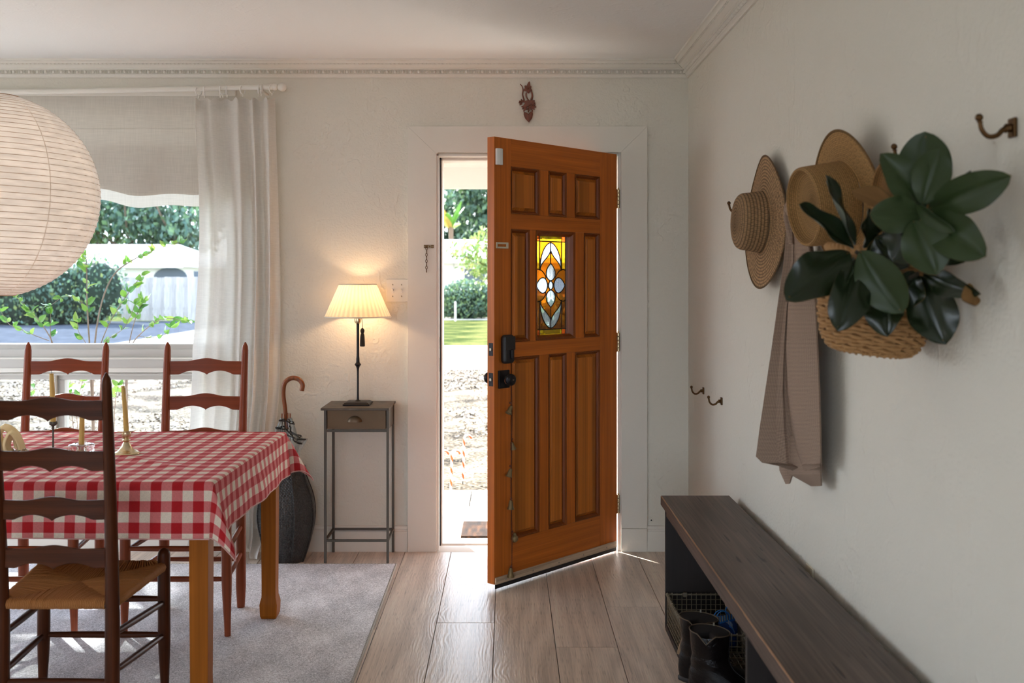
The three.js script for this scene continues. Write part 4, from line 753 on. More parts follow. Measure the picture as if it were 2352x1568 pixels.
// ================= umbrella stand with umbrella =================
{
  const cx = -1.108, cz = 0.18, st = thing('umbrella_stand', 'tall black woven eight-sided vase used as an umbrella stand in the corner by the curtain', 'umbrella stand', [cx, 0, cz]);
  const prof = turned([[0.088, 0.0], [0.094, 0.012], [0.118, 0.085], [0.140, 0.175], [0.1455, 0.245], [0.135, 0.320], [0.112, 0.385], [0.095, 0.430], [0.092, 0.455], [0.094, 0.466]], 4), n = 8, rot = 0.32;
  const oct = (r, y) => Array.from({ length: n }, (_, i) => { const a = rot + i / n * 2 * PI; return V(cos(a) * r, y, sin(a) * r * 0.92); });
  for (let i = 0; i < n; i++) {
    mesh('woven_panel', grid(6, prof.length - 1, (u, v) => { const [r, y] = prof[Math.round(v * (prof.length - 1))], o = oct(r, y), p = o[i].clone().lerp(o[(i + 1) % n], u), k = 1 + 0.06 * sin(u * PI); return [V(p.x * k, p.y, p.z * k), u * 0.09 * r / 0.1, y]; }), M.vase, st);
    mesh('seam_rib', sweep(prof.map(([r, y]) => oct(r * 1.012, y)[i]), 0.0050, 6), M.vase, st);
  }
  mesh('rim', loft([[0.094, 0.440], [0.098, 0.442], [0.099, 0.468], [0.094, 0.472], [0.088, 0.468], [0.086, 0.44]].map(([r, y]) => oct(r, y)), true, false), M.vase, st);
  mesh('base', loft([[0.090, 0.0], [0.094, 0.004], [0.092, 0.014], [0.07, 0.016]].map(([r, y]) => oct(r, y)), true, true), M.black, st);
  const u = thing('umbrella', 'furled clear umbrella with black edging and a wooden crook handle in the black vase', 'umbrella');
  const P = (px, py) => at(px, py, cz - 0.01);
  mesh('crook_handle', uvBox(sweep(curve([P(659, 985), P(655, 940), P(651, 900), P(655, 878), P(670, 868), P(686, 871), P(695, 883), P(693, 897)], 50), (t) => 0.0105 + 0.0015 * sstep(0.2, 0.5, t), 14), 'y'), M.crook, u);
  const c0 = P(657, 955), axis = V(0.012, -0.46, 0);
  mesh('shaft', rod(c0, c0.clone().add(axis), 0.005, 8), M.nickel, u);
  for (let k = 0; k < 8; k++) {
    const a = k / 8 * 2 * PI + 0.2, r0 = 0.022, r1 = 0.050, d = V(cos(a), 0, sin(a));
    const lean = k === 0 ? 0.055 : 0, tip = c0.clone().addScaledVector(d, r0).add(V(0, 0.002, 0));
    mesh('rib_tip', rod(tip.clone().add(V(0, -0.012, 0)), tip.clone().add(V(0, 0.010, 0)), 0.0032, 6), M.crook, u);
    mesh('rib', rod(tip.clone().add(V(0, -0.01, 0)), c0.clone().add(axis).addScaledVector(d, 0.008), 0.0014, 6), M.blackmetal, u);
  }
  const can = (t, a) => { const r = (t < 0.25 ? lerp(0.024, 0.062, t / 0.25) : lerp(0.062, 0.016, (t - 0.25) / 0.75)) * (1 + 0.30 * sin(8 * a + t * 4)) + (cos(a - 0.1) > 0 ? 0.030 * cos(a - 0.1) ** 3 * sin(clamp(t / 0.4) * PI) : 0); return c0.clone().addScaledVector(axis, t * 0.9 + 0.02).add(V(cos(a) * r, -0.028 * (cos(a) > 0 ? cos(a) ** 2 : 0) * sstep(0.25, 0.1, t) * sstep(0, 0.1, t) * 3, sin(a) * r)); };
  mesh('canopy', grid(96, 24, (s, t) => [can(t, s * 2 * PI), s, t]), M.plastic, u);
  for (const t of [0.03, 0.12, 0.19]) mesh('canopy_edging', sweep(Array.from({ length: 97 }, (_, i) => can(t, i / 96 * 2 * PI)), t === 0.12 ? 0.0042 : 0.0030, 6, false), M.black, u);
}
// ================= right wall: hooks =================
{
  const hook = (z, y, label, k = 1) => {
    const h = thing('coat_hook', label, 'coat hook', [XR, y, z]);
    mesh('back_plate', box(0.007, 0.036 * k, 0.026 * k, -0.0035, 0, 0, 0.002), M.oldbrass, h);
    mesh('arm', sweep(curve([V(-0.004, 0, 0), V(-0.020 * k, -0.003 * k, 0), V(-0.032 * k, -0.014 * k, 0), V(-0.048 * k, -0.016 * k, 0), V(-0.060 * k, -0.004 * k, 0), V(-0.064 * k, 0.012 * k, 0)], 30), (t) => (t < 0.12 ? 0.0085 * k : lerp(0.0052, 0.0042, t) * k), 10), M.oldbrass, h);
    mesh('ball_tip', [ball(0.0072 * k, -0.065 * k, 0.019 * k, 0, 10), lathe([[0.003, 0], [0.0065, 0.002], [0.003, 0.004]].map(([r, yy]) => [r * k, yy * k]), 14).translate(-0.064 * k, 0.009 * k, 0)], M.oldbrass, h);
    mesh('collar', lathe([[0.006, 0], [0.0095, 0.003], [0.006, 0.006]].map(([r, yy]) => [r * k, yy * k]), 14).rotateZ(PI / 2).translate(-0.013 * k, -0.001 * k, 0), M.oldbrass, h);
    return h;
  };
  hook(3.486, 1.690, 'bare brass coat hook high on the right wall, nearest of all the hooks');
  hook(3.060, 1.690, 'brass coat hook whose ball tip shows above the magnolia leaves');
  hook(2.260, 1.690, 'brass coat hook holding the brown jacket between two straw hats');
  hook(1.300, 1.690, 'brass coat hook peeping out left of the floppy straw hat');
  hook(1.760, 1.690, 'brass coat hook hidden behind the floppy straw hat');
  hook(2.660, 1.690, 'brass coat hook hidden behind the finer golden straw hat');
  hook(0.430, 0.877, 'small low brass hook close to the room corner', 0.92);
  hook(0.855, 0.877, 'small low brass hook above the bench end, the second from the corner', 0.92);
}
// ================= hats =================
{
  const hat = (name, label, p, turn, prof, brimFrom, mat, seg) => {
    const h = thing(name, label, 'hat', p); h.rotation.set(...turn);
    const crown = prof.slice(0, brimFrom + 1), brim = prof.slice(brimFrom), wob = (g, w) => { const q = g.attributes.position; for (let i = 0; i < q.count; i++) { const x = q.getX(i), z = q.getZ(i), r = Math.hypot(x, z), a = Math.atan2(z, x); q.setY(i, q.getY(i) + w * r * r * (sin(2 * a + 0.8) + 0.5 * sin(3 * a))); } g.computeVertexNormals(); const n = g.attributes.normal, m = g.attributes.position.count; return g; };
    const uvr = (g, prof2) => { const uv = g.attributes.uv, q = g.attributes.position; for (let i = 0; i < uv.count; i++) { const idx = i % prof2.length; let l = 0; for (let k = 1; k <= idx; k++) l += Math.hypot(prof2[k][0] - prof2[k - 1][0], prof2[k][1] - prof2[k - 1][1]); uv.setXY(i, uv.getX(i), l); } return g; };
    mesh('crown', uvr(wob(lathe(crown, seg), 0), crown), mat, h);
    mesh('brim', uvr(wob(lathe(brim, seg), 0.16), brim), mat, h);
    const e = brim[brim.length - 1];
    mesh('brim_edge', wob(new THREE.TorusGeometry(e[0], 0.0032, 8, seg).rotateX(PI / 2).translate(0, e[1], 0), 0.16), mat, h);
    return h;
  };
  const s1 = straw('#f0c594', 30, 22, 0.003), s2 = straw('#f6c27c', 44, 48, 0.0016), s3 = straw('#eaae68', 44, 48, 0.0016);
  // hat axis is +y; turned so that it points to -x, out from the wall
  const p1 = turned([[0.0001, 0.098], [0.040, 0.099], [0.070, 0.097], [0.090, 0.089], [0.099, 0.075], [0.102, 0.052], [0.106, 0.030], [0.109, 0.010]], 4);
  hat('straw_hat', 'coarsely plaited tan straw hat with a wide floppy brim, leftmost on the wall hooks', [XR - 0.040, 1.610, 1.745], [0, 0.04, PI / 2 - 0.03], [...p1, ...turned([[0.112, 0.004], [0.135, 0.001], [0.190, -0.002], [0.232, -0.002]], 5)], p1.length - 1, s1, 64);
  const p2 = turned([[0.0001, 0.104], [0.055, 0.104], [0.078, 0.106], [0.088, 0.116], [0.094, 0.134], [0.099, 0.136], [0.103, 0.128], [0.105, 0.09], [0.107, 0.04], [0.108, 0.008]], 4);
  hat('straw_hat', 'fine golden straw hat with a dented flat crown between jacket and leaves', [XR - 0.060, 1.610, 2.700], [0, 0.14, PI / 2 + 0.12], [...p2.map(([r, y]) => [r, y * 0.86]), ...turned([[0.111, 0.002], [0.140, 0.0], [0.187, 0.003]], 5)], p2.length - 1, s2, 64);
  hat('straw_hat', 'orange straw hat mostly hidden behind the magnolia leaves', [XR - 0.030, 1.600, 3.095], [0, 0, PI / 2], [...p2.map(([r, y]) => [r * 0.70, y * 0.55]), ...turned([[0.078, 0.002], [0.10, 0.0], [0.118, 0.003]], 5)], p2.length - 1, s3, 64);
}
// ================= jacket =================
{
  const j = thing('jacket', 'brown fine-checked wool jacket hanging from a hook between the two straw hats', 'jacket');
  // rows: photo height, then left edge, crease, right edge in the picture
  const rows = [[476, 1808, 1820, 1846], [520, 1806, 1822, 1860], [600, 1800, 1824, 1868], [700, 1786, 1810, 1872], [800, 1772, 1806, 1876], [900, 1757, 1808, 1880], [980, 1745, 1817, 1882], [1048, 1736, 1830, 1884], [1062, 1750, 1836, 1884]];
  const zl = 2.27, zc = 2.28, zrr = 2.46, body = [];
  rows.forEach(([y, l, c, r], k) => {
    const f = sstep(0, 4, k), L = at(l, y, lerp(2.22, zl, f)), Cc = at(c, y + (k > 6 ? 22 : 0), lerp(2.25, zc, f)), Rr = at(r, y + (k > 6 ? 8 : 0), lerp(2.28, zrr, f)), wl = Math.min(XR - 0.012, Math.max(L.x + 0.02, XR - 0.02));
    const pts = [L, L.clone().lerp(Cc, 0.35).add(V(0.010, 0, 0)), L.clone().lerp(Cc, 0.7).add(V(0.004, 0, 0.008)), Cc.clone().add(V(-0.004, 0, -0.006)), Cc.clone().add(V(0.004, 0, 0.008)), Cc.clone().lerp(Rr, 0.33).add(V(-0.008, 0, 0.01)), Cc.clone().lerp(Rr, 0.66).add(V(-0.004, 0, 0.012)), Rr, V(Math.min(Rr.x + 0.02, wl), Rr.y, Rr.z - 0.05), V(wl, Cc.y, lerp(2.25, zc - 0.05, f)), V(wl, L.y, L.z + 0.02)];
    body.push(pts);
  });
  const fine = []; for (let k = 0; k + 1 < body.length; k++) for (let m = 0; m < 6; m++) fine.push(body[k].map((p, i) => p.clone().lerp(body[k + 1][i], sstep(0, 1, m / 6) * 0.3 + m / 6 * 0.7))); fine.push(body[body.length - 1]);
  mesh('body', loft(fine.reverse(), true, true, 0.55), M.jacket, j);
  // sleeve over the right half and the lower points of the cloth
  const strip = (L, n, name, thick = 0.006) => { const rings = L.map(([y, a, b, za, zb, bow]) => { const A = at(a, y, za), B = at(b, y, zb), out = [], back = []; for (let i = 0; i <= 8; i++) { const t = i / 8, p = A.clone().lerp(B, t).add(V(-bow * sin(t * PI), 0, bow * 0.7 * sin(t * PI))); out.push(p); back.unshift(p.clone().add(V(thick, 0, -thick))); } return [...out, ...back]; }); mesh(name, loft(rings.reverse(), true, true, 0.7), M.jacket, j); };
  strip([[480, 1822, 1838, 2.30, 2.34, 0.006], [600, 1828, 1864, 2.31, 2.42, 0.012], [700, 1810, 1872, 2.31, 2.48, 0.018], [800, 1806, 1876, 2.31, 2.50, 0.020], [900, 1809, 1881, 2.31, 2.51, 0.022], [980, 1818, 1883, 2.31, 2.51, 0.020], [1040, 1831, 1884, 2.32, 2.50, 0.018], [1064, 1840, 1884, 2.33, 2.49, 0.014]], 0, 'sleeve');
  strip([[1000, 1800, 1880, 2.25, 2.42, 0.0], [1060, 1802, 1884, 2.25, 2.43, 0.0], [1088, 1812, 1884, 2.25, 2.43, 0.004], [1116, 1862, 1885, 2.36, 2.43, 0.004]], 0, 'lining_flap');
  strip([[1010, 1786, 1812, 2.18, 2.22, 0.004], [1080, 1790, 1822, 2.18, 2.22, 0.006], [1111, 1804, 1812, 2.18, 2.22, 0.003]], 0, 'coat_tail');
  // collar
  const cz2 = 2.262, Q = (x, y, z = cz2) => at(x, y, z);
  strip([[446, 1824, 1842, 2.27, 2.28, 0.004], [462, 1806, 1846, 2.26, 2.30, 0.012], [480, 1800, 1852, 2.25, 2.32, 0.016], [520, 1822, 1866, 2.29, 2.36, 0.01], [545, 1850, 1872, 2.33, 2.38, 0.004]], 0, 'collar', 0.010);
  strip([[470, 1800, 1812, 2.24, 2.25, 0.004], [500, 1799, 1818, 2.24, 2.26, 0.008], [560, 1812, 1820, 2.25, 2.27, 0.003]], 0, 'collar_fold', 0.008);
  mesh('hanging_loop', sweep(curve([Q(1838, 450), Q(1836, 432), Q(1842, 426), Q(1846, 434), Q(1842, 452)], 24), 0.0022, 6), M.nickel, j);
}
// ================= hanging basket with magnolia =================
{
  const bz = 3.09, bx = 0.806, by = 1.246, sw = 0.118;
  const weave = std({ color: '#a87e50', roughness: 0.85 });
  const b = thing('wicker_basket', 'round woven seagrass basket full of magnolia leaves hung on the right wall', 'basket', [bx, by, bz]); b.rotation.z = -0.10; b.rotation.x = 0.06;
  const prof = [[0.070, 0.0], [0.088, 0.008], [0.103, 0.030], [0.113, 0.065], [0.118, 0.105], [0.119, 0.150], [0.116, 0.190], [0.113, 0.222]], rad = (y) => { let k = 0; while (k < prof.length - 2 && prof[k + 1][1] < y) k++; return lerp(prof[k][0], prof[k + 1][0], clamp((y - prof[k][1]) / (prof[k + 1][1] - prof[k][1]))); };
  const strands = [], rows = 26, stakes = 30; reseed(8);
  for (let r = 0; r < rows; r++) {
    const y = 0.006 + r * 0.0085, R0 = rad(y), pts = [];
    for (let i = 0; i <= stakes * 6; i++) { const a = i / (stakes * 6) * 2 * PI, w = 0.0044 * sin(a * stakes / 2 + (r & 1) * PI); pts.push(V(cos(a) * (R0 + w), y + 0.0012 * sin(a * stakes / 2 + r), sin(a) * (R0 + w))); }
    strands.push(sweep(pts, 0.0046, 6, false));
  }
  mesh('weave', strands, weave, b).userData.kind = 'stuff';
  mesh('stake', Array.from({ length: stakes }, (_, i) => { const a = i / stakes * 2 * PI; return sweep(prof.map(([r, y]) => V(cos(a) * r, y, sin(a) * r)), 0.0032, 5); }), weave, b).userData.kind = 'stuff';
  mesh('base', lathe([[0.0001, 0.002], [0.05, 0.0], [0.075, 0.004], [0.09, 0.012]], 40), weave, b);
  const ropeRim = (y, R0) => [0, PI].map((ph) => sweep(Array.from({ length: 361 }, (_, i) => { const a = i / 360 * 2 * PI, t = a * 26 + ph; return V(cos(a) * (R0 + 0.005 * cos(t)), y + 0.005 * sin(t), sin(a) * (R0 + 0.005 * cos(t))); }), 0.0058, 6, false));
  mesh('rim', ropeRim(0.226, 0.113), weave, b);
  mesh('handle', sweep(curve([V(0.09, 0.22, -0.02), V(0.10, 0.32, 0.0), V(0.085, 0.425, 0.0), V(0.10, 0.32, 0.02), V(0.09, 0.22, 0.05)], 40), 0.004, 8), weave, b);
  // leaves; each is laid between two points with its own width, roll and bend
  const Lg = M.leafdark, branch = (label, hub) => thing('magnolia_branch', label, 'branch', hub.toArray());
  const leafGeo = (L, W, bend, fold, wave, seed) => {
    const nu = 10, nv = 22, P = (u, v) => {
      const s = (u - 0.5) * 2, w = W / 2 * Math.pow(sin(PI * clamp(Math.pow(v, 1.12), 0, 1)), 0.62) * (v > 0.97 ? 0.8 : 1), a = bend * v, r = Math.abs(bend) < 1e-3 ? 1e3 : 1 / bend;
      const y = Math.abs(bend) < 1e-3 ? L * v : L * r * sin(a), z = Math.abs(bend) < 1e-3 ? 0 : -L * r * (1 - cos(a));
      return V(s * w * cos(fold * 0.6), y, z + Math.abs(s) * w * fold + wave * w * sin(v * 9 + seed + s * 1.4) * s * s - 0.05 * W * (1 - Math.min(1, Math.abs(s) * 7)) * (v < 0.95 ? 1 : 0));
    };
    const top = grid(nu, nv, (u, v) => [P(u, v), u, v]), bot = grid(nu, nv, (u, v) => [P(1 - u, v).add(V(0, 0, -0.0012)), u, v]);
    return [top, bot];
  };
  const put = (br, hub, [bx2, by2, bd], [tx, ty, td], wpx, roll, bend, fold, top = M.leaf, bot = M.leafback, k = 0) => {
    const B = at(bx2, by2, bd), Tt = at(tx, ty, td), d = Tt.clone().sub(B), L = d.length() * (1 + 0.07 * bend * bend), W = 1.04 * wpx * (EYE.z - (bd + td) / 2) / FPX;
    const Y = d.clone().normalize(), view = EYE.clone().sub(B.clone().lerp(Tt, 0.5)).normalize(); let X = Y.clone().cross(view).normalize(); const Z = X.clone().cross(Y).normalize();
    const q = new THREE.Matrix4().makeBasis(X, Y, Z).multiply(new THREE.Matrix4().makeRotationY(roll)).multiply(new THREE.Matrix4().makeRotationX(bend / 2));
    const [tg, bg] = leafGeo(L, W, bend, fold, top === Lg ? 0.26 : 0.12, k * 1.7), base = B.clone().sub(hub);
    for (const g of [tg, bg]) { g.applyMatrix4(q); g.translate(base.x, base.y, base.z); }
    const m = mesh('leaf', tg, top, br); mesh('leaf_underside', bg, bot, m);
  };
  const z0 = 3.12;
  const hA = at(1966, 578, 3.22), A = branch('magnolia sprig with glossy dark leaves spreading to the left out of the basket', hA);
  mesh('stem', sweep(curve([V(0, 0, 0), V(0.03, -0.02, -0.01), V(0.055, -0.07, -0.04), at(2015, 720, 3.08).sub(hA)], 20), 0.0045, 8), M.twig, A);
  let D = M.leafdark, Gy = M.leafgrey, Bk = M.leafback;
  put(A, hA, [1952, 578, 3.240], [1806, 690, 3.270], 104, 0.25, 0.35, 0.18, D, Bk, 1);
  put(A, hA, [1962, 570, 3.230], [1836, 468, 3.250], 62, 0.9, -0.25, 0.5, D, Gy, 2);
  put(A, hA, [1966, 562, 3.240], [1897, 402, 3.250], 60, 1.25, -0.2, 0.4, D, Gy, 3);
  put(A, hA, [1985, 570, 3.210], [1995, 478, 3.230], 66, 0.9, 0.3, 0.5, D, Gy, 4);
  put(A, hA, [1975, 592, 3.250], [1924, 760, 3.290], 92, -0.25, 0.5, 0.22, D, Bk, 5);
  put(A, hA, [1975, 575, 3.260], [2074, 718, 3.290], 100, 0.15, 0.5, 0.20, M.leaf, Bk, 6);
  put(A, hA, [1990, 590, 3.220], [2040, 560, 3.170], 70, 0.3, 0.3, 0.2, D, Bk, 7);
  put(A, hA, [2028, 650, 3.230], [2038, 772, 3.270], 88, 0.2, 0.5, 0.25, D, Bk, 8);
  put(A, hA, [1960, 590, 3.240], [1945, 690, 3.270], 40, 1.1, 0.3, 0.4, D, Gy, 9);
  const hB = at(2122, 480, 3.40), Bb = branch('magnolia sprig fanning broad matte green leaves at the top of the basket', hB);
  mesh('stem', sweep(curve([V(0, 0, 0), V(-0.01, -0.05, -0.06), V(-0.02, -0.13, -0.16), at(2050, 700, 3.10).sub(hB)], 20), 0.005, 8), M.twig, Bb);
  const Lf = M.leaf;
  put(Bb, hB, [2118, 478, 3.38], [2124, 302, 3.36], 118, -0.1, -0.2, 0.10, Lf, Bk, 11);
  put(Bb, hB, [2120, 488, 3.39], [2024, 356, 3.40], 88, 0.45, 0.9, 0.25, Lf, Bk, 12);
  put(Bb, hB, [2118, 470, 3.42], [2158, 340, 3.43], 84, 0.0, 0.4, 0.25, Lf, Bk, 13);
  put(Bb, hB, [2132, 480, 3.41], [2322, 404, 3.57], 88, 0.1, 0.25, 0.14, Lf, Bk, 14);
  put(Bb, hB, [2118, 490, 3.41], [1998, 492, 3.42], 86, -0.15, 0.3, 0.12, Lf, Bk, 15);
  put(Bb, hB, [2130, 495, 3.41], [2264, 588, 3.52], 98, 0.1, 0.4, 0.14, Lf, Bk, 16);
  put(Bb, hB, [2102, 468, 3.42], [2192, 532, 3.48], 44, 0.8, 0.4, 0.3, Lf, Gy, 17);
  put(Bb, hB, [2098, 505, 3.42], [2152, 630, 3.45], 104, -0.1, 0.5, 0.18, Lf, Bk, 18);
  put(Bb, hB, [2150, 450, 3.38], [2230, 392, 3.45], 34, 1.0, 0.3, 0.2, Lf, Gy, 19);
  put(Bb, hB, [2070, 500, 3.36], [1958, 438, 3.34], 66, 2.3, 0.7, 0.2, Lf, Bk, 20);
  put(Bb, hB, [2130, 520, 3.37], [2215, 602, 3.44], 92, 0.2, 0.3, 0.1, D, Bk, 21);
  put(Bb, hB, [2110, 510, 3.36], [2050, 600, 3.33], 100, 0.2, 0.3, 0.1, D, Bk, 28);
  const hC = at(2108, 628, 3.28), Cb = branch('magnolia sprig hanging over the lower right of the basket', hC);
  mesh('stem', sweep(curve([V(0, 0, 0), V(-0.02, -0.03, -0.06), at(2060, 720, 3.10).sub(hC)], 16), 0.0045, 8), M.twig, Cb);
  put(Cb, hC, [2110, 632, 3.27], [2172, 790, 3.31], 108, 0.1, 0.5, 0.22, D, Bk, 22);
  put(Cb, hC, [2120, 622, 3.28], [2250, 674, 3.44], 56, 0.35, 0.8, 0.3, D, Bk, 23);
  put(Cb, hC, [2226, 650, 3.42], [2238, 702, 3.45], 40, 2.6, 0.6, 0.2, D, Bk, 24);
  put(Cb, hC, [2095, 620, 3.26], [2085, 712, 3.27], 74, 0.4, 0.4, 0.2, D, Bk, 26);
  put(Cb, hC, [2090, 612, 3.25], [2010, 545, 3.24], 96, 0.1, 0.2, 0.1, D, Bk, 25);
  put(Cb, hC, [2110, 600, 3.25], [2060, 510, 3.24], 104, 0.0, 0.2, 0.1, D, Bk, 27);
}
// ================= bench =================
{
  const b = thing('shoe_bench', 'long low dark-stained wooden shoe bench with worn edges along the right wall', 'bench'); reseed(41);
  const x0 = 0.622, x1 = 0.903, z0 = 1.168, z1 = 3.95, h = 0.530;
  mesh('top_board', loft([z0, z0 + 0.002, z1].map((z, i) => { const e = i ? 0 : 0.002; return [[x0 + e, h - 0.036 + e], [x0 + 0.002 + e, h - 0.038 + e], [x1 - 0.002, h - 0.038 + e], [x1, h - 0.036], [x1, h - 0.003 - e], [x1 - 0.003, h - e], [x0 + 0.004 + e, h - e], [x0 + e, h - 0.004 - e]].map(([x, y]) => V(x, y, z)); }), true, true, 0.4), M.bench, b);
  uvBox(b.children[0].geometry, 'z');
  mesh('worn_edge', uvBox(sweep(Array.from({ length: 90 }, (_, i) => V(x0 + 0.0028, h - 0.0028, lerp(z0 + 0.004, z1, i / 89))), (t) => 0.0024 + 0.0012 * vnoise(t * 90, 3, 200, 200), 6), 'z'), M.benchedge, b);
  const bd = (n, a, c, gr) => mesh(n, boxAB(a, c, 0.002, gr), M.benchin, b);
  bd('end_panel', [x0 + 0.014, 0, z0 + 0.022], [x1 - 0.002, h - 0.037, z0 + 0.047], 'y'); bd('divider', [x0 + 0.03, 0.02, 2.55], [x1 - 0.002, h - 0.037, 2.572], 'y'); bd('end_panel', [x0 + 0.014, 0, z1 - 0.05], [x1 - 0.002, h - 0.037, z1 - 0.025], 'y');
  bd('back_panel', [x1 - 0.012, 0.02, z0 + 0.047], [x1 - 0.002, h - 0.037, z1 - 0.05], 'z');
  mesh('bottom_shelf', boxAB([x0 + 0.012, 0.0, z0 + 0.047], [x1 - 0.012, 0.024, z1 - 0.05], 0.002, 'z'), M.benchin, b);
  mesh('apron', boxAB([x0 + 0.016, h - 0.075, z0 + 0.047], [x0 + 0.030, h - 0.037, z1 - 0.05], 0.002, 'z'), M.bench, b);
  // wire basket
  const w = thing('wire_basket', 'low rectangular metal wire basket at the far end under the bench', 'basket', [0, 0.025, 0]);
  const a0 = 0.640, a1 = 0.872, c0 = 1.232, c1 = 1.712, hb = 0.122, wires = [];
  const rim = [V(a0, hb, c0), V(a1, hb, c0), V(a1, hb, c1), V(a0, hb, c1)];
  mesh('rim', [0, 1, 2, 3].map((i) => rod(rim[i], rim[(i + 1) % 4], 0.004, 8)), M.wire, w);
  const lo = (p) => V(p.x, 0.003, p.z);
  for (let i = 0; i <= 12; i++) { const x = lerp(a0, a1, i / 12); wires.push(sweep([V(x, hb, c0), V(x, 0.003, c0), V(x, 0.003, c1), V(x, hb, c1)], 0.0017, 5)); }
  for (let i = 0; i <= 25; i++) { const z = lerp(c0, c1, i / 25); wires.push(sweep([V(a0, hb, z), V(a0, 0.003, z), V(a1, 0.003, z), V(a1, hb, z)], 0.0017, 5)); }
  for (let k = 1; k < 6; k++) { const y = hb * k / 6; for (let i = 0; i < 4; i++) { const p = rim[i].clone().setY(y), q = rim[(i + 1) % 4].clone().setY(y); wires.push(rod(p, q, 0.0017, 5)); } }
  mesh('wire_mesh', wires, M.wire, w).userData.kind = 'stuff';
  const wraps = [], tor = new THREE.TorusGeometry(0.0056, 0.0016, 5, 10);
  for (let i = 0; i <= 25; i++) { const z = lerp(c0, c1, i / 25); wraps.push(tor.clone().translate(a0, hb, z), tor.clone().translate(a1, hb, z)); }
  for (let i = 0; i <= 12; i++) { const x = lerp(a0, a1, i / 12); wraps.push(tor.clone().rotateY(PI / 2).translate(x, hb, c0), tor.clone().rotateY(PI / 2).translate(x, hb, c1)); }
  mesh('rim_wraps', wraps, M.wire, w).userData.kind = 'stuff';
  mesh('clip', [boxAB([a0 + 0.062, hb - 0.010, c0 - 0.006], [a0 + 0.080, hb + 0.009, c0 + 0.007], 0.004)], M.wire, w);
  // odds and ends in it
  const bl = thing('lanyard', 'coiled bright blue patterned strap with loops in the wire basket', 'strap', [0, 0, 0]);
  const P = (px, py, z) => at(px, py, z), zz = 1.50;
  const loop = (cx, cy, r, z, tilt) => { const c = P(cx, cy, z), L = []; for (let i = 0; i <= 40; i++) { const a = i / 40 * 2 * PI; L.push(c.clone().add(V(cos(a) * r * 0.9, sin(a) * r, sin(a) * r * tilt))); } return sweep(L, 0.0022, 6, false); };
  mesh('cord_loop', [loop(1655, 1416, 0.027, zz, 0.3), loop(1661, 1418, 0.027, zz + 0.02, 0.3), loop(1680, 1402, 0.024, zz - 0.01, 0.2)], M.blue, bl);
  const band = (pts, w2, m, n) => mesh(n, grid(24, 1, (u, v) => { const c = curve(pts, 24)[Math.round(u * 24)]; return [c.clone().add(V(0, (v - 0.5) * w2, (v - 0.5) * -0.008)), u * 0.2, v * w2]; }), m, bl);
  const pat = std({ color: '#ffffff', roughness: 0.7, map: tex(64, 16, 0.02, 0.03, (u, v) => (v < 0.16 || v > 0.84 ? [0.16, 0.45, 0.8] : u < 0.3 ? [0.75, 0.72, 0.62] : u < 0.5 ? [0.2, 0.22, 0.24] : [0.25, 0.52, 0.82])) });
  band([P(1636, 1418, zz + 0.01), P(1650, 1424, zz + 0.02), P(1668, 1420, zz + 0.02), P(1688, 1416, zz)], 0.024, pat, 'strap'); band([P(1668, 1428, zz + 0.02), P(1680, 1436, zz + 0.03), P(1688, 1452, zz + 0.03)], 0.022, pat, 'strap');
  mesh('pouch', new RoundedBoxGeometry(0.085, 0.10, 0.10, 3, 0.02).translate(P(1680, 1400, zz).x - 0.022, 0.082, zz - 0.02), M.bluedark, bl);
  const tc = thing('suede_insole', 'tan rounded piece of suede standing in the wire basket behind the boots', 'insole', P(1592, 1440, 1.60).toArray());
  mesh('sole', extrude(new THREE.Shape(new THREE.SplineCurve([[-0.02, -0.11], [-0.024, -0.03], [-0.004, 0.036], [0.012, 0.038], [0.026, 0.02], [0.022, -0.04], [0.02, -0.11]].map(([x, y]) => new THREE.Vector2(x, y))).getPoints(40)), 0.006, 0.001).rotateZ(-0.45).rotateX(-0.35), M.tan, tc);
  // ankle boots
  const boot = (label, pos, turn) => {
    const o = thing('ankle_boot', label, 'boot', pos); o.rotation.y = turn;                    // toe towards +z
    const sec = (y, zc, rx, rz, sl = 0, notch = 0) => Array.from({ length: 40 }, (_, i) => { const a = i / 40 * 2 * PI, s = sin(a), c = cos(a), wv = notch > 0.001 && c < 0 ? -notch * 2.4 * Math.max(0, 1 - Math.abs(s) / 0.42) : 0; return V(c * rx * (1 - 0.06 * s), y + sl * s * rz + wv, zc + s * rz); });
    const outer = [sec(0.0, 0.05, 0.040, 0.135), sec(0.022, 0.05, 0.046, 0.142), sec(0.040, 0.045, 0.047, 0.140, -0.05), sec(0.062, 0.030, 0.046, 0.122, -0.18), sec(0.085, 0.006, 0.046, 0.094, -0.28), sec(0.105, -0.014, 0.047, 0.072, -0.2), sec(0.130, -0.022, 0.049, 0.062, -0.1), sec(0.160, -0.024, 0.053, 0.062, 0), sec(0.190, -0.024, 0.057, 0.064, 0), sec(0.213, -0.024, 0.059, 0.066, -0.02, -0.004), sec(0.220, -0.024, 0.060, 0.067, -0.06, 0.012)];
    const inner = [sec(0.220, -0.024, 0.057, 0.064, -0.06, 0.012), sec(0.19, -0.024, 0.053, 0.060), sec(0.12, -0.022, 0.045, 0.058), sec(0.09, -0.014, 0.02, 0.03)];
    const wr = (g) => { const p = g.attributes.position; for (let i = 0; i < p.count; i++) { const x = p.getX(i), y = p.getY(i), z = p.getZ(i), k = 1 + 0.035 * sin(y * 130 + x * 30 + z * 22) * sstep(0.06, 0.09, y) * sstep(0.17, 0.13, y); p.setX(i, x * k); p.setZ(i, -0.02 + (z + 0.02) * k); } g.computeVertexNormals(); return g; };
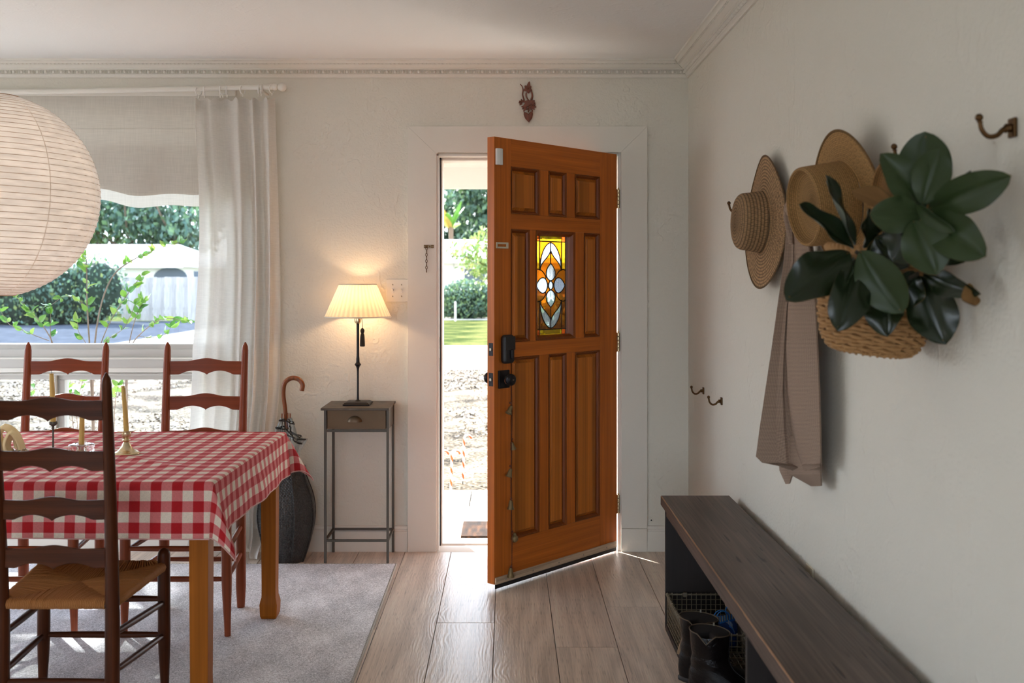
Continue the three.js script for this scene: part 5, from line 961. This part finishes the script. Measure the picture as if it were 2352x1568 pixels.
    const smooth = (S) => { const out = []; for (let k = 0; k + 1 < S.length; k++) for (let m = 0; m < 4; m++) out.push(S[k].map((p, i) => new THREE.CatmullRomCurve3([S[Math.max(0, k - 1)][i], p, S[k + 1][i], S[Math.min(S.length - 1, k + 2)][i]], false, 'catmullrom', 0.5).getPoint(1 / 3 + m / 12))); out.push(S[S.length - 1]); return out; };
    mesh('upper', wr(loft(smooth(outer).reverse(), true, false)), M.leather, o);
    mesh('lining', loft(inner.reverse(), true, true), M.leatherin, o);
    mesh('sole', loft([sec(0, 0.05, 0.042, 0.138), sec(0.004, 0.05, 0.049, 0.146), sec(0.014, 0.05, 0.049, 0.146), sec(0.018, 0.05, 0.044, 0.14)].reverse(), true, true), M.black, o);
    mesh('top_binding', sweep([...sec(0.221, -0.024, 0.0595, 0.0665, -0.06, 0.012), sec(0.221, -0.024, 0.0595, 0.0665, -0.06, 0.012)[0]], 0.0022, 6, false), std({ color: '#5a4a38', roughness: 0.6 }), o);
    mesh('seam', sweep(curve([V(0, 0.213, 0.045), V(0, 0.16, 0.0395), V(0, 0.125, 0.0415), V(0, 0.10, 0.056), V(0, 0.075, 0.092)], 24), 0.0014, 5), M.black, o);
    mesh('zip', sweep(curve([V(0.058, 0.21, -0.03), V(0.0545, 0.16, -0.03), V(0.049, 0.11, -0.03), V(0.048, 0.06, -0.02)], 20), 0.002, 5), M.wire, o);
    mesh('zip_pull', box(0.003, 0.016, 0.006, 0.057, 0.222, -0.022, 0.001).rotateZ(0), M.nickel, o);
  };
  boot('black leather ankle boot standing in front under the bench', [0.692, 0.025, 1.965], 1.18);
  boot('black leather ankle boot half hidden behind the other boot', [0.682, 0.025, 1.825], 1.32);
}
// ================= outside =================
const GY = -0.15;
{
  const flat = (n, x0, x1, z0, z1, y, mat, d = 0.3) => struct(n, boxAB([x0, y - d, z0], [x1, y, z1], 0, 'z'), mat);
  const dry = phy({ specularIntensity: 0.1, color: '#c4b9a8', map: T.ground, roughness: 1, bumpMap: T.ground, bumpScale: 0.02 }), turf = phy({ specularIntensity: 0, color: '#a39c84', map: T.turf, roughness: 1 });
  flat('ground', -60, 40, -12.6, 40, GY - 0.005, dry);
  flat('driveway', -60, 40, -19.0, -12.6, GY, M.concrete);
  flat('lawn', -3.4, 40, -34, -19.0, GY + 0.005, turf); flat('driveway', -9.5, -3.4, -34, -19.0, GY, M.concrete);
  flat('street', -60, -9.5, -33, -19.0, GY, phy({ specularIntensity: 0, color: '#565a62', map: T.pave, roughness: 0.9 }));
  flat('lawn', -60, 40, -110, -33.0, GY - 0.01, turf);
  flat('sidewalk', -9.5, 40, -36.4, -34.0, GY + 0.01, M.concrete);
  // porch: slab in flagstones, roof and beam
  const pf = structGroup('porch_floor'); reseed(51);
  mesh('slab', boxAB([-2.6, GY, -1.72], [1.7, -0.052, -0.2]), M.shell, pf);
  for (let i = 0; i < 7; i++) for (let k = 0; k < 3; k++) { const x = -2.6 + i * 0.615 + (k % 2) * 0.2 - 0.1, z = -0.205 - k * 0.505; mesh('flagstone', boxAB([Math.max(-2.6, x), -0.053, z - 0.499], [Math.min(1.7, x + 0.609), -0.030, z], 0.004), M.concrete, pf); }
  const pr = structGroup('porch_roof');
  mesh('roof_slab', boxAB([-2.62, 2.24, -2.42], [2.2, 2.34, -0.2]), M.shell, pr); mesh('beam', boxAB([-2.62, 2.085, -2.46], [2.2, 2.26, -2.36], 0.004, 'x'), M.shell, pr);
  mesh('post', boxAB([1.9, GY, -2.46], [2.0, 2.1, -2.36], 0.004), M.shell, pr);
  // door mat
  const dm = thing('door_mat', 'brown coir doormat on the sunlit porch outside the open door', 'doormat', [0.12, -0.030, -0.545]);
  mesh('mat', uvBox(new RoundedBoxGeometry(0.76, 0.018, 0.36, 2, 0.006).translate(0, 0.009, 0)), M.coir, dm);
}
// candy canes staked along the path
{
  const cane = (label, px, pyBase, z, h) => {
    const p = at(px, pyBase, z); p.y = GY;
    const c = thing('candy_cane', label, 'candy cane', p.toArray(), undefined), g = sweep([...Array.from({ length: 12 }, (_, i) => V(-0.01 * (1 - i / 11), h * 0.86 * i / 11 + 0.02, 0)), ...Array.from({ length: 12 }, (_, i) => { const a = PI - i / 11 * PI * 0.95; return V(0.028 + 0.028 * cos(a), h * 0.88 + 0.02 + 0.034 * sin(a), 0); })], 0.0085, 12);
    const uv = g.attributes.uv; for (let i = 0; i < uv.count; i++) uv.setX(i, uv.getX(i) / (2 * PI * 0.0085));
    mesh('stick', g, std({ map: T.stripe, roughness: 0.3 }), c); mesh('stake', rod(V(-0.011, -0.05, 0), V(-0.01, 0.03, 0), 0.004, 6), M.blackmetal, c);
  };
  cane('orange and white candy cane outside the door, the nearest and middle one of three', 1038, 1155, -1.85, 0.36);
  cane('orange and white candy cane outside the door, rightmost of three', 1066, 1112, -2.55, 0.36);
  cane('orange and white candy cane outside, half cut off by the door jamb', 1013, 1110, -2.30, 0.27);
}
// fallen leaves on the dry lawn
{
  reseed(61);
  const lg = new THREE.PlaneGeometry(0.055, 0.035, 2, 1).rotateX(-PI / 2); lg.attributes.position.array.forEach((v, i, a) => { if (i % 3 === 1) a[i] = 0.008 * (Math.abs(a[i - 1]) > 0.01 ? 1 : 0); });
  const n = 17000, im = new THREE.InstancedMesh(lg, std({ color: '#ffffff', roughness: 1 }), n), m = new THREE.Matrix4(), q = new THREE.Quaternion(), e = new THREE.Euler(), col = new THREE.Color();
  let k = 0; while (k < n) {
    const z = -1.8 - 10.6 * rnd(), x = rr(-7.5, 1.6), d = fbm(x / 16 + 0.5, z / 16 + 0.9, 14, 14, 3); if (d < 0.42 + 0.2 * rnd() || (z > -2.5 && x > -0.55)) continue;
    e.set(rr(-0.4, 0.4), rr(0, 6.3), rr(-0.4, 0.4)); q.setFromEuler(e); const s = rr(0.35, 0.85); m.compose(V(x, GY + 0.006, z), q, V(s, s, s)); im.setMatrixAt(k, m);
    const t = rnd(); im.setColorAt(k, col.setRGB(lerp(0.08, 0.40, t), lerp(0.06, 0.34, t), lerp(0.045, 0.26, t))); k++;
  }
  im.name = 'fallen_leaves'; im.castShadow = im.receiveShadow = true; tag(im, 'brown fallen leaves scattered over the dry front lawn', 'leaves'); im.userData.kind = 'stuff'; scene.add(im);
}
// foliage
const leafM = phy({ color: '#ffffff', roughness: 0.7, transmission: 0.35, thickness: 0 });
function crown(parent, name, blobs, n, size, tones, seed, solid) {
  reseed(seed);
  const lg = new THREE.BufferGeometry(); lg.setAttribute('position', new THREE.Float32BufferAttribute([0, 0, 0, 0.32, 0.45, 0.07, 0, 1, 0, -0.32, 0.45, 0.07, 0, 0.45, 0], 3)); lg.setIndex([0, 1, 4, 1, 2, 4, 2, 3, 4, 3, 0, 4]); lg.computeVertexNormals();
  const im = new THREE.InstancedMesh(lg, leafM, n), m = new THREE.Matrix4(), q = new THREE.Quaternion(), e = new THREE.Euler(), col = new THREE.Color(); let tot = 0; for (const b of blobs) tot += b[3] * b[4];
  for (let k = 0; k < n; k++) {
    let w = rnd() * tot, b = blobs[0]; for (const x of blobs) { w -= x[3] * x[4]; if (w <= 0) { b = x; break; } }
    const th = rnd() * 2 * PI, cp = rr(-1, 1), sp = Math.sqrt(1 - cp * cp), r = Math.pow(rnd(), solid ? 0.18 : 0.4);
    const p = V(b[0] + b[3] * r * sp * cos(th), b[1] + b[4] * r * cp, b[2] + (b[5] ?? b[3]) * r * sp * sin(th)); if (p.y < GY + 0.05) p.y = GY + 0.05 + rnd() * 0.3;
    e.set(rr(-2, 2), rr(0, 6.3), rr(-1, 1)); q.setFromEuler(e); const s = size * rr(0.6, 1.4); m.compose(p, q, V(s, s, s)); im.setMatrixAt(k, m);
    const t = tones[Math.floor(rnd() * tones.length)], j = rr(0.75, 1.25); im.setColorAt(k, col.setRGB(t[0] * j, t[1] * j, t[2] * j));
  }
  im.name = name; im.castShadow = im.receiveShadow = true; im.userData.kind = 'stuff'; parent.add(im); return im;
}
{
  const bark = std({ color: '#6d5c4c', roughness: 1, bumpMap: T.noise, bumpScale: 0.02 });
  const hazyDk = [[0.09, 0.17, 0.11], [0.12, 0.22, 0.13], [0.16, 0.27, 0.11], [0.07, 0.15, 0.11]], md = [[0.12, 0.22, 0.06], [0.18, 0.28, 0.08], [0.08, 0.16, 0.06]], lt = [[0.32, 0.42, 0.10], [0.24, 0.36, 0.09], [0.14, 0.25, 0.07], [0.45, 0.48, 0.16]];  // dark tones lightened and blued: distant haze put into the leaf colour
  const tree = (label, px, d, h, w, tones, seed, n = 2600, size = 0.42) => {
    const x = (px - 1166) * d / FPX, z = EYE.z - d, t = thing('tree', label, 'tree', [x, GY, z]); reseed(seed * 3 + 1);
    mesh('trunk', sweep(curve([V(0, -0.2, 0), V(rr(-0.2, 0.2), h * 0.3, 0), V(rr(-0.3, 0.3), h * 0.75, rr(-0.3, 0.3))], 12), (q) => lerp(0.22, 0.09, q), 8), bark, t);
    for (let k = 0; k < 3; k++) { const a = rr(0, 6.3); mesh('bough', sweep(curve([V(0, h * 0.35, 0), V(cos(a) * w * 0.3, h * 0.5, sin(a) * w * 0.3), V(cos(a) * w * 0.5, h * 0.7, sin(a) * w * 0.5)], 8), (q) => lerp(0.1, 0.04, q), 6), bark, t); }
    const bl = []; for (let k = 0; k < 9; k++) { const a = rr(0, 6.3), r = w * 0.45 * Math.sqrt(rnd()); bl.push([cos(a) * r, h * rr(0.36, 0.9), sin(a) * r, w * rr(0.22, 0.38), h * rr(0.10, 0.17)]); } bl.push([0, h * 0.62, 0, w * 0.42, h * 0.3]);
    crown(t, 'foliage', bl, n, size, tones, seed);
  };
  tree('tall dark tree behind the house seen left of the curtain through the window', 300, 66, 9.2, 7.2, hazyDk, 101);
  tree('tree tinted with blue-green haze beside the curtain edge far behind the fence', 430, 65, 9.6, 6.4, hazyDk, 102);
  tree('tree with pale yellow leaves showing right of the lantern, far behind the roof', 222, 68, 8.6, 5.8, md, 103);
  tree('bushy tree far behind the lantern at the left end of the window', 60, 65, 9.0, 8, hazyDk, 104);
  tree('tall tree hidden past the left edge of the window', -140, 65, 9.6, 8, md, 105);
  tree('far tree hidden behind the hanging white curtain', 600, 68, 9.8, 7.6, hazyDk, 106);
  tree('far tree hidden behind the wall by the table lamp', 800, 68, 9, 7.6, md, 107);
  tree('dark dense tree at the right of the door gap, beyond the pale house', 1105, 66, 9.6, 5.0, hazyDk, 108, 4200);
  tree('dense tree at the left of the door gap, beyond the pale house', 1000, 70, 8.0, 5.4, hazyDk, 109, 4200);
  tree('far tree hidden behind the open wooden door', 1265, 66, 9.4, 6.4, md, 110);
  tree('far tree hidden behind the door and the right casing', 1440, 67, 9.4, 7.6, hazyDk, 111);
  // palm-like fronds
  const pm = thing('palm', 'yellow-green banana palm fronds rising above the pale house in the door gap', 'palm', [(1036 - 1166) * 61.5 / FPX, GY, EYE.z - 61.5]); reseed(120);
  mesh('trunk', sweep([V(0, -0.1, 0), V(0.05, 2, 0), V(0, 4.6, 0)], 0.14, 8), bark, pm);
  const pmat = [phy({ color: '#a8bf3c', roughness: 0.6, transmission: 0.4, thickness: 0 }), phy({ color: '#d9b860', roughness: 0.6, transmission: 0.4, thickness: 0 }), phy({ color: '#5f8f3a', roughness: 0.6, transmission: 0.3, thickness: 0 })];
  for (let k = 0; k < 12; k++) { const a = rr(0, 6.3), up = rr(0.5, 1.35), L = rr(1.6, 2.4); mesh('frond', grid(4, 12, (u, v) => { const r = L * v * cos(up), y = 4.5 + L * v * sin(up) - 0.5 * v * v, s = (u - 0.5) * 0.52 * Math.pow(sin(PI * clamp(v * 0.95 + 0.04)), 0.6); return [V(cos(a) * r - sin(a) * s, y - Math.abs(s) * 0.3, sin(a) * r + cos(a) * s), u, v]; }), pmat[k % 3], pm); }
  { // garden tree left of the window whose boughs shade part of the floor
    const t = thing('tree', 'garden tree close to the house, out of sight left of the window', 'tree', [-8.4, GY, -4.9]);
    mesh('trunk', sweep(curve([V(0, -0.2, 0), V(0.1, 1.8, 0), V(0.5, 3.6, 0.1), V(1.0, 4.6, 0.2)], 14), (q) => lerp(0.16, 0.07, q), 8), bark, t);
    mesh('bough', sweep(curve([V(0.7, 4.0, 0.1), V(1.6, 4.8, 0.3), V(2.6, 5.0, 0.4)], 10), (q) => lerp(0.07, 0.02, q), 6), bark, t);
    crown(t, 'foliage', [[2.75, 5.06, 0.12, 0.62, 0.42, 0.5]], 2600, 0.13, md, 171);
    crown(t, 'foliage', [[2.15, 5.06, -0.62, 0.5, 0.4, 0.45]], 420, 0.13, md, 172);
    crown(t, 'foliage', [[2.60, 5.5, 0.42, 0.62, 0.42], [2.15, 5.35, 0.2, 0.5, 0.4], [0.9, 5.9, 0.0, 1.2, 0.7], [0.2, 5.6, -0.6, 1.0, 0.6]], 2600, 0.13, md, 170);
  }
  // big hedge across the street
  const hd = thing('hedge', 'big rounded dark green hedge across the street seen under the paper lantern', 'hedge', [0, 0, 0]);
  const hb = []; for (let k = 0; k < 13; k++) hb.push([-19.3 + k * 0.42, 0.75 + 0.25 * sin(k * 1.7), EYE.z - 36 + 0.4 * sin(k), 1.1, 1.15 + 0.12 * sin(k * 2.3), 1.0]);
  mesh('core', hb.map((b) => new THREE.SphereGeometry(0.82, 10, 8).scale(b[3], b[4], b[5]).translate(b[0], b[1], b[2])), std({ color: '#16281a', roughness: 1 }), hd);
  crown(hd, 'foliage', hb.map((b) => [...b]), 14000, 0.16, [...hazyDk, ...hazyDk, [0.30, 0.38, 0.10]], 130, true);
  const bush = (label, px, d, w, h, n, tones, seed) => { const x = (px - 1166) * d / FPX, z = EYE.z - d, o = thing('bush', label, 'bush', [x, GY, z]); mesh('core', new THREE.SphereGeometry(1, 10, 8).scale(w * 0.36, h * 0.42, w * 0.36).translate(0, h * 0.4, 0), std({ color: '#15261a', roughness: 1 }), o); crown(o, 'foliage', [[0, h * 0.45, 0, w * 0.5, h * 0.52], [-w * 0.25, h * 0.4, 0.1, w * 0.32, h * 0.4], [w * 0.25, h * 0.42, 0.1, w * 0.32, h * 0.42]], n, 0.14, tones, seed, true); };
  bush('dark rounded shrub in the door gap behind the white marker post', 1068, 41, 2.3, 1.55, 6000, [...hazyDk, [0.2, 0.3, 0.1]], 140);
  bush('low shrub hidden behind the door leaf across the street', 1180, 41, 2.0, 1.4, 2500, hazyDk, 141);
  { const o = thing('bush', 'dark shrub beside the porch path, seen only through the coloured glass', 'bush', [0.50, GY, -3.6]); mesh('core', new THREE.SphereGeometry(1, 12, 8).scale(0.56, 0.72, 0.5).translate(0, 0.68, 0), std({ color: '#15261a', roughness: 1 }), o); crown(o, 'foliage', [[0, 0.68, 0, 0.60, 0.74]], 4000, 0.07, hazyDk, 180, true); }
  const ct = thing('tree', 'leafy light green tree overhanging the pale house in the door gap', 'tree', [(1108 - 1166) * 37 / FPX, GY, EYE.z - 37]);
  mesh('trunk', sweep(curve([V(0.5, -0.1, 0), V(0.4, 1.4, 0), V(0.1, 2.8, 0)], 10), (q) => lerp(0.10, 0.05, q), 8), bark, ct);
  mesh('bough', sweep(curve([V(0.3, 1.9, 0), V(-0.4, 2.3, 0.1), V(-1.2, 2.35, 0.2)], 10), (q) => lerp(0.05, 0.015, q), 6), bark, ct);
  crown(ct, 'foliage', [[0.1, 2.5, 0, 0.9, 0.6], [-0.7, 2.45, 0.2, 0.65, 0.38], [0.3, 1.7, 0.1, 0.7, 0.5], [-0.2, 2.0, 0.2, 0.7, 0.4], [0.5, 3.0, 0, 0.8, 0.5]], 1500, 0.17, lt, 150);
  const mp = thing('marker_post', 'thin white marker post standing before the dark shrub in the door gap', 'post', [(1046 - 1166) * 38.5 / FPX, GY, EYE.z - 38.5]);
  mesh('pole', lathe([[0.0001, 0.72], [0.03, 0.71], [0.034, 0.68], [0.034, 0.0]], 14), M.white, mp);
  // neighbours' houses
  const house = (label, x0, x1, d, eave, ridge, depth) => {
    const z = EYE.z - d, h = thing('house', label, 'house', [0, GY, z]), wall = std({ color: '#ece8e2', roughness: 0.9 }), roof = std({ color: '#e6e4e2', roughness: 0.8 });
    mesh('wall', boxAB([x0, 0, -depth], [x1, eave, 0]), wall, h);
    mesh('roof', loft([x0 - 0.6, x1 + 0.6].map((x, i) => [[0.7, eave - 0.05], [0.7, eave + 0.10], [-depth / 2, ridge], [-depth - 0.7, eave + 0.1], [-depth - 0.7, eave - 0.05]].map(([zz, y]) => V(x + (y === ridge ? (i ? -1.8 : 1.8) : 0), y, zz))), true, true, 0.3), roof, h);
    mesh('fascia', boxAB([x0 - 0.62, eave - 0.10, 0.68], [x1 + 0.62, eave + 0.12, 0.73]), M.white, h); return h;
  };
  const dark = std({ color: '#4a5560', roughness: 0.3 });
  const h1 = house('pale house with a low white roof and an arched window behind the fence', -22, -15.0, 47, 2.15, 3.25, 9);
  const wx = (392 - 1166) * 47 / FPX, arch = new THREE.Shape(); arch.moveTo(-0.75, 0); arch.lineTo(0.75, 0); arch.absarc(0, 0, 0.75, 0, PI, false);
  mesh('arched_window', extrude(arch, 0.06).scale(1, 0.6, 1).translate(wx, 1.62, -0.01), dark, h1); mesh('window', boxAB([wx + 1.05, 1.2, -0.01], [wx + 1.9, 1.9, 0.05]), dark, h1);
  const h2 = house('pale grey house with a white roof in the door gap', -6.2, 4.5, 46, 2.35, 3.45, 9);
  for (const x of [-4.6, -1.9, 2.0]) mesh('window', boxAB([x, 0.9, -0.01], [x + 0.9, 2.0, 0.05]), dark, h2);
  mesh('wall_batten', Array.from({ length: 20 }, (_, i) => boxAB([-6.1 + i * 0.53, 0, 0], [-6.06 + i * 0.53, 2.3, 0.03])), std({ color: '#c4c2bd', roughness: 0.9 }), h2);
  // board fence
  const fn = thing('fence', 'weathered grey board fence in front of the house with the arched window', 'fence', [0, GY, EYE.z - 39]); reseed(160);
  const fm = [0, 1, 2].map((i) => std({ color: ['#d2cbc4', '#c4bdb7', '#dad3cb'][i], map: T.grain, roughness: 0.95 }));
  for (let k = 0; k < 44; k++) { const x = -14.4 + k * 0.145; mesh('board', boxAB([x + rr(0, 0.008), 0, rr(0, 0.012)], [x + 0.138, 1.62 + rr(-0.02, 0.02), 0.03]), fm[k % 3], fn); }
  mesh('rail', [boxAB([-14.4, 0.4, -0.05], [-8.0, 0.5, 0]), boxAB([-14.4, 1.25, -0.05], [-8.0, 1.35, 0])], fm[1], fn);
}
// young shrub in front of the window
{
  reseed(171);
  const sh = thing('shrub', 'young bright green shrub with thin bare stems just outside the window', 'shrub');
  const bark = std({ color: '#7c6a5e', roughness: 0.9 }), lm = [['#6a9a38'], ['#7fae40'], ['#4f8a30'], ['#98b850']].map(([c]) => phy({ color: c, roughness: 0.55, transmission: 0.42, thickness: 0 }));
  const Z = -1.15, lg = (() => { const pos = []; return grid(4, 8, (u, v) => { const s = (u - 0.5) * 2, w = 0.27 * Math.pow(sin(PI * Math.pow(v, 0.8)), 0.8); return [V(s * w, v, Math.abs(s) * w * 0.35 - 0.25 * v * v), u, v]; }); })();
  const up = V(0, 1, 0), qd = new THREE.Quaternion();
  const leafAt = (p, dir, s) => { const g = lg.clone().scale(s, s, s); g.rotateY(rr(0, 6.3)); qd.setFromUnitVectors(up, dir.normalize()); g.applyQuaternion(qd); g.translate(p.x, p.y, p.z); mesh('leaf', g, lm[Math.floor(rnd() * 4)], sh); };
  const stem = (pts, r0, r1, dz, from, dens = 1) => {
    const P = pts.map(([x, y], i) => at(x, y, Z + dz * i / (pts.length - 1))), c = curve(P, 26); mesh('stem', sweep(c, (t) => lerp(r0, r1, t), 6), bark, sh);
    const L = P.reduce((s, p, i) => s + (i ? p.distanceTo(P[i - 1]) : 0), 0), n = Math.max(1, Math.round(L * (1 - from) / 0.070 * dens));
    for (let k = 0; k <= n; k++) { const t = from + (1 - from) * k / n, p = c[Math.round(t * 26)], dd = c[Math.min(26, Math.round(t * 26) + 1)].clone().sub(c[Math.max(0, Math.round(t * 26) - 1)]).normalize(), m = k === n ? 4 : 2 + Math.floor(rnd() * 2); for (let q = 0; q < m; q++) { const a = rr(0, 6.3); leafAt(p.clone(), dd.clone().multiplyScalar(0.55).add(V(cos(a) * 0.8, rr(-0.1, 0.4), sin(a) * 0.8)), rr(0.040, 0.072)); } }
  };
  stem([[214, 1010], [206, 800], [200, 700], [199, 620], [195, 555]], 0.0075, 0.002, 0.05, 0.45);
  stem([[216, 1000], [214, 840], [232, 700], [262, 630], [300, 600], [345, 578], [412, 556]], 0.007, 0.0016, 0.15, 0.62);
  stem([[220, 820], [250, 745], [290, 680], [325, 632]], 0.004, 0.0016, 0.1, 0.3, 1.3);
  stem([[201, 705], [180, 690], [150, 680], [118, 700]], 0.003, 0.0014, 0.05, 0.3, 1.4);
  stem([[199, 620], [188, 590], [178, 600]], 0.002, 0.0012, -0.1, 0.3, 1.6);
  stem([[120, 1000], [124, 800], [100, 750], [70, 715], [38, 682]], 0.006, 0.0015, 0.1, 0.5);
  stem([[112, 782], [80, 770], [45, 755], [22, 745], [2, 715]], 0.003, 0.0014, 0, 0.3);
  stem([[118, 790], [116, 760], [116, 720]], 0.003, 0.0014, 0, 0.3);
  stem([[285, 1000], [295, 800], [315, 720], [330, 690]], 0.005, 0.0015, 0, 0.6);
  stem([[292, 1000], [300, 800], [330, 760], [375, 732], [432, 738]], 0.005, 0.0014, 0.1, 0.5);
  stem([[318, 772], [350, 775], [378, 768], [392, 752]], 0.002, 0.0012, 0, 0.2);
  stem([[208, 820], [198, 790], [180, 760], [178, 740]], 0.003, 0.0014, 0.1, 0.2);
  stem([[225, 860], [238, 790], [285, 752], [310, 700]], 0.003, 0.0014, 0.1, 0.2);
  stem([[170, 1000], [160, 905], [150, 880]], 0.003, 0.0014, 0.2, 0.4); stem([[180, 1000], [176, 930], [190, 875]], 0.003, 0.0014, 0.2, 0.4); stem([[262, 1010], [264, 930], [272, 885]], 0.003, 0.0014, 0.2, 0.7); stem([[66, 1000], [70, 930], [84, 872]], 0.002, 0.0014, 0.2, 0.7);
}
renderer.render(scene, camera);
